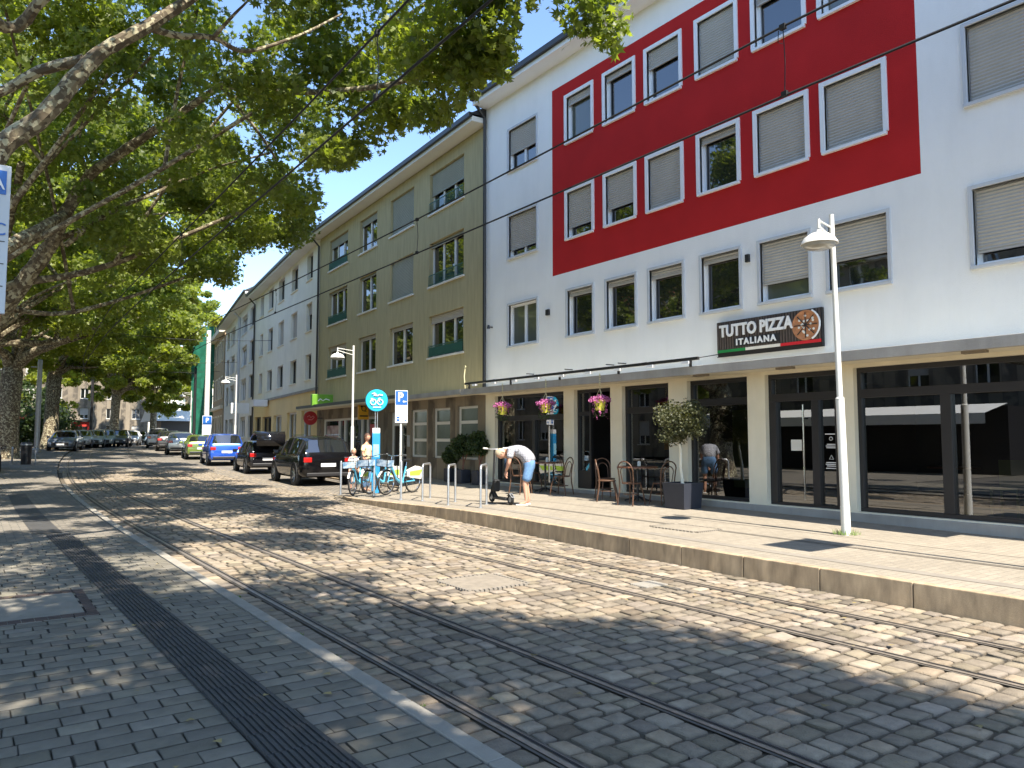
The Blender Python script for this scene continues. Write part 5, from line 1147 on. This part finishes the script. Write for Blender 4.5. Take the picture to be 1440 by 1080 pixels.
# olive tree in a planter
ox, oy = 11.35, 10.18; oz = pz(ox, oy)
t = thing('potted_olive_tree', 'small round-headed olive tree in a square navy planter', 'plant', (ox, oy, oz))
m = MB(); m.add([(-.24, -.24, 0), (.24, -.24, 0), (.24, .24, 0), (-.24, .24, 0), (-.28, -.28, .5), (.28, -.28, .5), (.28, .28, .5), (-.28, .28, .5), (-.25, -.25, .5), (.25, -.25, .5), (.25, .25, .5), (-.25, .25, .5), (-.25, -.25, .44), (.25, -.25, .44), (.25, .25, .44), (-.25, .25, .44)],
    [(0, 1, 5, 4), (1, 2, 6, 5), (2, 3, 7, 6), (3, 0, 4, 7), (4, 5, 9, 8), (5, 6, 10, 9), (6, 7, 11, 10), (7, 4, 8, 11), (8, 9, 13, 12), (9, 10, 14, 13), (10, 11, 15, 14), (11, 8, 12, 15), (12, 13, 14, 15)]); m.build('planter', K['navy'], t)
m = MB(); m.tube([(0, 0, .44), (-.02, .03, .8), (.02, .06, 1.15), (-.03, .1, 1.5)], [.035, .03, .027, .02], 8)
for k in range(9): a = k*.75; m.tube([(-.02, .08, 1.3+.02*k), (.22*math.cos(a), .1+.22*math.sin(a), 1.55+.05*(k % 4)), (.4*math.cos(a), .1+.4*math.sin(a), 1.6+.1*(k % 4))], [.012, .008, .003], 5)
m.build('trunk', K['beige'], t, smooth=True)
cc = ell((ox-.02, oy-.02, oz+1.68), (.52, .55, .40), 52, .3)
crown('foliage', cc, [.2]*52, 7600, .055, K['leafo'], t, (ox, oy, oz), None, True, .9)
def palm(label, x, y, h, sp):
    z = pz(x, y); t = thing('potted_plant', label, 'plant', (x, y, z), 0, 'potted plants against the stone wall')
    m = MB(); m.box(-.17, .17, -.17, .17, 0, .4); m.build('pot', K['navy'], t, bevel=.02)
    m = MB(); m.tube([(0, 0, .4), (.03, .02, h*.5), (0, .05, h*.75)], [.03, .025, .02], 8); m.tube([(0, .01, .5), (.15, -.05, h*.7)], [.02, .012], 6); m.build('stem', K['wood'], t, smooth=True)
    cc = ell((x, y+.03, z+h*.8), (sp, sp, h*.22), 30, .2); crown('foliage', cc, [.17]*30, 3800, .085, K['leafd'], t, (x, y, z), None, True, .9)
palm('bushy potted plant below the rightmost frosted window', 11.9, 19.25, 1.35, .3); palm('darker potted plant beside the corner pillar', 11.9, 18.35, 1.4, .26); palm('low potted shrub left of the bushy plant', 12.0, 20.1, 1.0, .18)
# hanging baskets
def basket(label, y, trail=.26):
    x = 11.22; z = 2.42; t = thing('hanging_basket', label, 'flower basket', (x, y, z), 0, 'hanging flower baskets under the canopy')
    m = MB(); m.lathe([(0, -.16), (.10, -.16), (.14, .06), (.15, .07), (.135, .06), (0, .05)], (0, 0, 0), 18); m.build('pot', K['yellowp'], t, smooth=True)
    m = MB()
    for k in range(3): a = k*2.1; m.tube([(.12*math.cos(a), .12*math.sin(a), .06), (0, 0, .33)], .005, 5)
    for k in range(7): m.torus((0, 0, .36+k*.045), .018, .007, 'z' if k % 2 else 'x', 8, 5)
    m.build('cord', K['cord'], t)
    V = []; F = []; C = []
    for i in range(560):
        a = random.random()*6.28; top = random.random() < .78
        if top: rr = random.random()**.7*.25; q = (rr*math.cos(a), rr*math.sin(a), .07+.13*random.random()*(1-rr*2.5)-.06*(rr > .18)*random.random())
        else: a = int(a*2)/2+random.gauss(0, .05); rr = random.uniform(.13, .17); q = (rr*math.cos(a), rr*math.sin(a), .06-random.random()**1.2*trail*(.5+.5*math.sin(a*5)**2))
        s = random.uniform(.010, .024); d = Vector((random.gauss(0, 1), random.gauss(0, 1), random.gauss(0, 1))).normalized(); u = d.orthogonal().normalized(); w = d.cross(u); b = len(V)
        for k in range(5): c_ = k*1.2566; V.append(tuple(Vector(q)+(u*math.cos(c_)+w*math.sin(c_))*s))
        F.append([b+k for k in range(5)])
    me = bpy.data.meshes.new('flowers'); me.from_pydata(V, [], F); link_mesh('flowers', me, K['pink'], t)
    V = []; F = []
    for i in range(120):
        a = random.random()*6.28; rr = random.uniform(.08, .2); q = Vector((rr*math.cos(a), rr*math.sin(a), .06-random.random()*.35)); b = len(V); V += [tuple(q), tuple(q+Vector((.02, .01, -.03))), tuple(q+Vector((-.01, .02, -.035)))]; F.append((b, b+1, b+2))
    me = bpy.data.meshes.new('leaves'); me.from_pydata(V, [], F); link_mesh('leaves', me, K['leafd'], t)
basket('yellow pot of pink flowers hanging furthest left, near the corner pillar', 16.2); basket('yellow pot of pink flowers hanging in the middle of the three', 14.36); basket('yellow pot with long trailing pink flowers hanging by the doorway', 12.42, .48)
# light rail on top of the canopy
t = thing('light_rail', 'long dark rail with small spotlights above the restaurant canopy', 'light rail', (11.2, 9.6, 3.17))
m = MB(); m.box(-.03, .03, 0, 8.4, -.03, .03); m.build('rail', K['dark'], t)
for i in range(9):
    m = MB(); y = .3+i*.95; m.box(-.05, .02, y-.09, y+.09, -.085, -.035); m.build('spotlight', K['signw'], t)
m = MB()
for i in range(5): y = .2+i*2.0; m.box(-.02, .02, y-.02, y+.02, -.15, -.03); m.tube([(0, y, 0), (.85, y, .15)], .01, 5)
m.build('brackets', K['dark'], t)
m = MB(); m.tube([(11.25, 18.1, 3.05), (11.23, 18.12, 3.4), (11.26, 18.12, 3.62)], [.012, .016, .012], 6); m.torus((11.26, 18.12, 3.66), .03, .012, 'x', 10, 6); m.tube([(11.25, 18.05, 3.05), (11.25, 17.9, 3.12)], .02, 6)
tag(m.build('knotted_cord', K['cord']), 'pale knotted cord sticking up from the canopy corner', 'cord')
# ------------------------------------------------------------------ wheels: bicycle racks on the left
t = None
for i in range(5):
    x = -.6+i*.55; y = 45.5; z = g(y)+.05
    o = thing('bike_rack', ['grey hoop rack at far left by the tree trunk', 'second grey hoop rack on the left pavement', 'third grey hoop rack on the left pavement', 'fourth grey hoop rack on the left pavement', 'grey hoop rack beside the dark bin'][i], 'bike stand', (x, y, z), 0, 'hoop racks on the left pavement')
    m = MB(); m.tube([(0, 0, 0), (0, 0, .75), (0, .1, .83), (0, .7, .83), (0, .8, .75), (0, .8, 0)], .03, 8); m.build('hoop', K['steel'], o, smooth=True)
o = thing('litter_bin', 'tall dark litter bin beside the racks on the left pavement', 'bin', (2.15, 45, g(45)+.05)); m = MB(); m.lathe([(0, 0), (.22, 0), (.25, .9), (.25, 1.0), (.2, 1.1), (0, 1.12)], (0, 0, 0), 16); m.build('body', K['dark'], o, smooth=True); m = MB(); m.lathe([(.26, .95), (.265, 1.0), (.26, 1.02)], (0, 0, 0), 16); m.build('rim', K['steel'], o, smooth=True)
m = MB(); m.tube([(2.55, 44.6, g(44)), (2.5, 44.7, g(44)+1.0)], .03, 8); tag(m.build('bollard', K['steel']), 'leaning grey post in front of the dark litter bin', 'bollard')
# ------------------------------------------------------------------ cars
CARS = {
 'suv': dict(L=4.75, W=.95, zb=.28, st=[(-2.36, .48, .80, .80, .80), (-2.34, .36, 1.0, 1.02, .88), (-2.27, .32, 1.08, 1.15, .94), (-2.0, .28, 1.10, 1.58, .98), (-1.75, .27, 1.10, 1.66, .99), (-.6, .26, 1.10, 1.72, 1), (.1, .26, 1.08, 1.71, 1), (.55, .26, 1.07, 1.62, 1), (1.15, .26, 1.06, 1.13, 1), (1.3, .27, 1.04, 1.06, .99), (1.9, .28, .96, .98, .96), (2.22, .32, .84, .86, .88), (2.36, .40, .66, .68, .74)], wr=.37, wy=(-1.45, 1.48)),
 'mpv': dict(L=4.3, W=.88, zb=.25, st=[(-2.15, .42, .72, .72, .80), (-2.13, .32, .98, 1.0, .9), (-2.06, .30, 1.02, 1.12, .95), (-1.82, .26, 1.04, 1.56, .98), (-1.5, .25, 1.04, 1.62, 1), (-.6, .24, 1.03, 1.65, 1), (.2, .24, 1.0, 1.62, 1), (.6, .24, .99, 1.50, 1), (1.2, .25, .97, 1.04, 1), (1.35, .26, .94, .97, .98), (1.8, .28, .82, .85, .94), (2.05, .32, .70, .72, .84), (2.15, .38, .58, .60, .7)], wr=.31, wy=(-1.32, 1.35)),
 'hatch': dict(L=4.1, W=.87, zb=.22, st=[(-2.05, .40, .70, .70, .80), (-2.03, .30, .92, .94, .9), (-1.95, .28, .96, 1.04, .95), (-1.62, .25, .97, 1.36, .98), (-1.3, .24, .96, 1.43, 1), (-.5, .23, .95, 1.47, 1), (.1, .23, .93, 1.46, 1), (.45, .23, .92, 1.36, 1), (1.1, .23, .90, .96, 1), (1.25, .25, .88, .90, .98), (1.7, .27, .78, .80, .94), (1.95, .30, .66, .68, .84), (2.05, .36, .54, .56, .7)], wr=.31, wy=(-1.28, 1.3)),
 'estate': dict(L=4.6, W=.89, zb=.22, st=[(-2.3, .40, .74, .74, .8), (-2.28, .30, .94, .96, .9), (-2.2, .28, .98, 1.06, .95), (-1.85, .25, .99, 1.40, .98), (-1.5, .24, .97, 1.47, 1), (-.5, .23, .96, 1.50, 1), (.2, .23, .94, 1.48, 1), (.6, .23, .93, 1.36, 1), (1.3, .23, .90, .97, 1), (1.45, .25, .88, .90, .98), (1.95, .27, .78, .8, .94), (2.2, .3, .66, .68, .84), (2.3, .36, .54, .56, .7)], wr=.32, wy=(-1.4, 1.45)),
}
PT = {}
def car(label, kind, x, y, rz, colr, front=False, lift=False, group='parked cars', zoff=0, metal=.3):
    c = CARS[kind]; W = c['W']; st = c['st']
    key = str(colr)
    if key not in PT: PT[key] = paint('car_paint', colr, metal)
    t = thing('parked_car', label, 'car', (x, y, g(y)+zoff), rz, group)
    V = []; n = 9
    def sec(s):
        y_, zb, zt, zr, w = s; w *= W; cab = zr-zt > .15; rw = w*(.74 if cab else .86)
        h = [(0, zb), (w*.86, zb), (w*.985, zb+.12), (w, zb+(zt-zb)*.45), (w*.985, zt-.06), (w*.955, zt), (rw, zr-(.07 if cab else .01)), (rw*.84, zr-(.012 if cab else .0)), (0, zr+.012)]
        return [(xx, y_, zz) for xx, zz in h]+[(-xx, y_, zz) for xx, zz in h[-2:0:-1]]
    secs = [sec(s) for s in st]; k = len(secs[0]); V = [v for s in secs for v in s]; body = []; gl = []
    for i in range(len(st)-1):
        cabA = st[i][3]-st[i][2] > .15; cabB = st[i+1][3]-st[i+1][2] > .15
        for j in range(k):
            f = (i*k+j, i*k+(j+1) % k, (i+1)*k+(j+1) % k, (i+1)*k+j)
            side = j in (5, k-6); top = j in (7, k-8); sh2 = j in (6, k-7)
            if side and cabA and cabB and not (lift and i < 4): gl.append(f)
            elif (top or sh2) and (cabA != cabB): gl.append(f)
            else: body.append(f)
    caps = [tuple(range(k))[::-1], tuple((len(st)-1)*k+j for j in range(k))]
    m = MB(); m.add(V, body+caps)
    # roof pillars drawn as body strips over the glass
    b = m.build('body', PT[key], t, smooth=True)
    bm = bmesh.new(); bm.from_mesh(b.data); bmesh.ops.remove_doubles(bm, verts=bm.verts, dist=1e-4); bmesh.ops.recalc_face_normals(bm, faces=bm.faces); bm.to_mesh(b.data); bm.free(); b.data.set_sharp_from_angle(angle=R(42))
    m = MB(); m.add(V, gl); m.build('windows', K['glass'], t, smooth=True)
    m = MB(); cabs = [i for i in range(len(st)) if st[i][3]-st[i][2] > .15]
    for i in (cabs[0], cabs[1], cabs[len(cabs)//2], cabs[-1]):
        for q in ((5, 6), (k-5, k-6)):
            a, b_ = Vector(secs[i][q[0]]), Vector(secs[i][q[1]]); m = MB(); m.tube([a*1.0, b_*1.0], .028, 5); m.build('pillar', K['dark'] if sum(colr) < .2 else PT[key], t)
    0
    for yy in c['wy']:
        for sx in (-1, 1):
            r = c['wr']; xx = sx*(W-.09)
            m = MB(); m.lathe([(r*.62, -.1), (r*.96, -.1), (r, -.07), (r, .07), (r*.96, .1), (r*.62, .1)], (xx, yy, r), 24, axis='x'); w = m.build('wheel', K['black'], t, smooth=True)
            m = MB(); m.lathe([(0, .075), (r*.2, .08), (r*.25, .06)], (0, 0, 0), 12, axis='x')
            for q in range(5):
                a = q*1.2566; m.tube([(.065, .05*math.cos(a), .05*math.sin(a)), (.08, r*.62*math.cos(a), r*.62*math.sin(a))], [.03, .022], 5)
            m.lathe([(r*.58, .09), (r*.66, .095), (r*.66, .05)], (0, 0, 0), 24, axis='x')
            ri = m.build('rim', K['steel'], w); ri.location = (xx, yy, r); ri.rotation_euler = (0, 0, 0 if sx > 0 else math.pi)
            m = MB(); m.lathe([(r*1.02, sx*.0), (r*1.17, sx*.0), (r*1.17, -sx*.12)], (sx*(W+.006), yy, r+.01), 24, axis='x'); m.build('wheel_arch', K['black'], t)
    yr = st[1][0]; zt = st[1][2]; yf = st[-2][0]; zf = st[-2][2]; w_ = W*st[1][4]
    for sx in (-1, 1):
        m = MB(); m.box(sx*w_*.68, sx*w_*1.02, yr-.035, yr+.13, zt-.19, zt-.02); m.build('tail_light', K['redl'], t, bevel=.02)
        m = MB(); m.box(sx*W*.52, sx*W*.84, yf-.12, yf+.07, zf-.16, zf-.03); m.build('headlight', pm('headlamp', (.6, .62, .65), .1, .05, 4, metal=.5) if 'headlamp' not in K else K['headlamp'], t, bevel=.02)
        m = MB(); i = cabs[-1]; m.box(sx*(W+.01), sx*(W+.2), st[i][0]+.12, st[i][0]+.26, st[i][2]+.0, st[i][2]+.14); m.build('mirror', PT[key], t, bevel=.03)
    yp = yr if not front else yf
    m = MB(); m.box(-.26, .26, yr-.035, yr-.02, zt-.34, zt-.22); m.build('number_plate', K['plate'], t)
    m = MB(); m.box(-.26, .26, st[-1][0]+.0, st[-1][0]+.02, .42, .53); m.build('number_plate', K['plate'], t)
    m = MB(); m.box(-W*.78, W*.78, yr-.05, yr+.02, .34, .46); m.build('bumper', K['dark'], t, bevel=.02)
    m = MB(); m.box(-W*.6, W*.6, st[-1][0]-.03, st[-1][0]+.008, .38, .62); m.build('grille', K['dark'], t, bevel=.02)
    if kind == 'suv':
        m = MB(); [m.tube([(sx*W*.66, -1.7, 1.70), (sx*W*.66, -1.5, 1.75), (sx*W*.66, .1, 1.75), (sx*W*.66, .3, 1.70)], .014, 6) for sx in (-1, 1)]; m.build('roof_rails', K['chrome'], t)
        m = MB(); m.box(-.62, .62, -2.29, -2.22, .42, .50); m.build('skid_plate', K['steel'], t, bevel=.01)
    if lift:
        m = MB(); m.add([(-.68, -1.35, 1.45), (.68, -1.35, 1.45), (.66, -2.1, 1.78), (-.66, -2.1, 1.78), (.60, -2.45, 1.62), (-.60, -2.45, 1.62), (.60, -2.4, 1.22), (-.60, -2.4, 1.22)], [(0, 1, 2, 3), (3, 2, 4, 5), (5, 4, 6, 7)])
        l = m.build('open_tailgate', PT[key], t, smooth=True); s = l.modifiers.new('s', 'SOLIDIFY'); s.thickness = .06
        m = MB(); m.box(-.7, .7, -2.0, -1.2, .6, .95); m.build('boot_well', K['black'], t)
    return t
K['headlamp'] = pm('headlamp', (.6, .62, .65), .1, .05, 4, metal=.5)
car('big black SUV parked rear to the camera at the head of the row', 'suv', 10.15, 27.2, -R(5), (.004, .004, .005), metal=0)
car('black hatchback with its tailgate standing open', 'hatch', 10.75, 35.2, -R(6), (.01, .01, .012), lift=True, metal=0)
car('bright blue people carrier with a white number plate', 'mpv', 10.95, 42.6, -R(7), (.02, .10, .55))
car('olive green small car between the blue and silver cars', 'hatch', 11.35, 49.4, -R(8), (.16, .22, .04))
car('silver estate car with red tail lights behind the green car', 'estate', 11.7, 56.4, -R(9), (.45, .46, .47), metal=.6)
car('dark car ahead of the silver estate', 'estate', 12.2, 62.6, -R(10), (.05, .05, .055))
car('white van-like car furthest up the right hand row', 'mpv', 12.6, 69, -R(10), (.7, .7, .7), metal=0)
grp2 = 'cars parked on the left at the bend'
car('red car seen from behind at the end of the street', 'hatch', 14.2, 77, -R(14), (.35, .01, .02), group=grp2)
for (lab, k_, px, D, col) in (('grey blue saloon facing the camera, first of the left row', 'estate', 93, 55, (.16, .19, .24)), ('white car second in the left row', 'hatch', 116, 61, (.55, .56, .57)), ('silver green car third in the left row', 'hatch', 134, 63, (.36, .40, .40)),
                              ('pale car fourth in the left row, below the tan houses', 'estate', 149, 65, (.40, .45, .44)), ('dark grey car fifth in the left row', 'estate', 167, 66, (.07, .08, .10)), ('white car sixth in the left row', 'hatch', 183, 72, (.7, .7, .7)), ('dark car seventh in the left row, beside the red one', 'hatch', 195, 80, (.04, .05, .05))):
    p = at(px, 616, D); car(lab, k_, p[0], p[1], R(180-14), col, True, group=grp2)
car('black car cut off by the left edge of the photo', 'hatch', .1, 40.6, R(180), (.012, .012, .014), group='cars at the left edge', zoff=.05)
# red parasol and market stall colours at the far left
t = thing('parasol', 'red parasol behind the far row of parked cars', 'parasol', (4.6, 92, .92)); m = MB(); m.tube([(0, 0, 0), (0, 0, 3)], .05, 6); m.build('pole', K['dark'], t); m = MB(); m.lathe([(2.2, 2.5), (1.2, 2.9), (0, 3.3)], (0, 0, 0), 10); m.build('canopy', K['redaw'], t)
t = thing('kiosk', 'small red kiosk behind the parked cars on the left', 'kiosk', (9.6, 96, .92)); m = MB(); m.box(-.9, .9, -.9, .9, 0, 2.5); m.build('body', K['redaw'], t); m = MB(); m.box(-1.1, 1.1, -1.1, 1.1, 2.5, 2.7); m.build('roof', K['dark'], t); m = MB(); m.box(-.5, .5, -.92, -.9, .9, 2.0); m.build('window', K['glass'], t)
# ------------------------------------------------------------------ overhead wires
def wire(name, label, pts, r=.013, grp='overhead tram wires'):
    m = MB(); m.tube(pts, r, 5); o = m.build(name, K['black']); tag(o, label, 'wire', grp); return o
def sag(u, z0, amp, ys, span=22, off=4): return [(u+cv(y), y, z0+g(y)*.8-amp*math.sin(math.pi*(((y-off) % span)/span))) for y in ys]
ysw = [-14+i*1.4 for i in range(80)]
for u, tr in ((3.02, 'left'), (6.2, 'right')):
    wire('contact_wire', f'lower contact wire over the {tr} tram track', sag(u, 4.93, .05, ysw))
    o = wire('messenger_wire', f'upper carrying wire over the {tr} tram track', sag(u, 5.62, .14, ysw))
    for y in ([4.2, 11.6, 19.4, 30, 42, 56] if u > 5 else [6.5, 15, 24, 36, 50, 66]):
        z1 = 4.93+g(y)*.8-.05*math.sin(math.pi*(((y-4) % 22)/22)); z2 = 5.62+g(y)*.8-.14*math.sin(math.pi*(((y-4) % 22)/22)); x = u+cv(y)
        m = MB(); m.tube([(x, y, z2), (x+.02, y, (z1+z2)/2), (x, y, z1)], .005, 4); m.box(x-.02, x+.02, y-.03, y+.03, z2-.03, z2+.02); m.box(x-.018, x+.018, y-.03, y+.03, z1-.01, z1+.04)
        m.tube([(x, y+.05, z2-.02), (x+.06, y+.1, z2-.1), (x+.02, y+.02, z2-.16)], .004, 4)
        m.build('dropper', K['black'], o)
for y, z in ((60, 7.6), (74, 8.0), (46, 7.7)):
    x0, x1 = cv(y)-1.0+1.5, 13.9+cv(y); pts = [(x0+(x1-x0)*i/8, y, z-.4*math.sin(math.pi*i/8)) for i in range(9)]
    o = wire('span_wire', f'cross span wire stretched over the street {"at the bend" if y > 70 else ("beside the white mast" if y > 50 else "near the cream block")}', pts, .014, 'cross span wires')
# ================================================================== light, sky, camera
EL, AZ = R(55), R(2)
d = Vector((math.cos(EL)*math.sin(AZ), math.cos(EL)*math.cos(AZ), -math.sin(EL)))
l = bpy.data.lights.new('sun', 'SUN'); l.energy = 4.0; l.angle = R(.55); l.color = (1, .93, .82)
so = bpy.data.objects.new('sun', l); COL.objects.link(so); so.rotation_euler = d.to_track_quat('-Z', 'Y').to_euler()
w = bpy.data.worlds.new('World'); scene.world = w; w.use_nodes = True; N = w.node_tree.nodes; L = w.node_tree.links
sk = N.new('ShaderNodeTexSky'); sk.sky_type = 'NISHITA'; sk.sun_disc = False; sk.sun_elevation = EL; sk.sun_rotation = R(182); sk.air_density = .9; sk.dust_density = .15; sk.ozone_density = 2.8; sk.altitude = 100
L.new(sk.outputs[0], N['Background'].inputs[0]); N['Background'].inputs[1].default_value = .135
cam = bpy.data.cameras.new('camera'); co = bpy.data.objects.new('camera', cam); COL.objects.link(co); scene.camera = co
cam.sensor_fit = 'HORIZONTAL'; cam.sensor_width = 36; cam.lens = FPX/1440*36; cam.clip_start = .05; cam.clip_end = 4000
co.location = (0, 0, CH); co.rotation_euler = (math.pi/2+TH, 0, -PH)
vs = scene.view_settings; vs.view_transform = 'Standard'; vs.look = 'None'; vs.gamma = 1; vs.use_curve_mapping = False; vs.exposure = 1.6
scene.cycles.max_bounces = 7; scene.cycles.transparent_max_bounces = 12; scene.cycles.caustics_reflective = False; scene.cycles.caustics_refractive = False
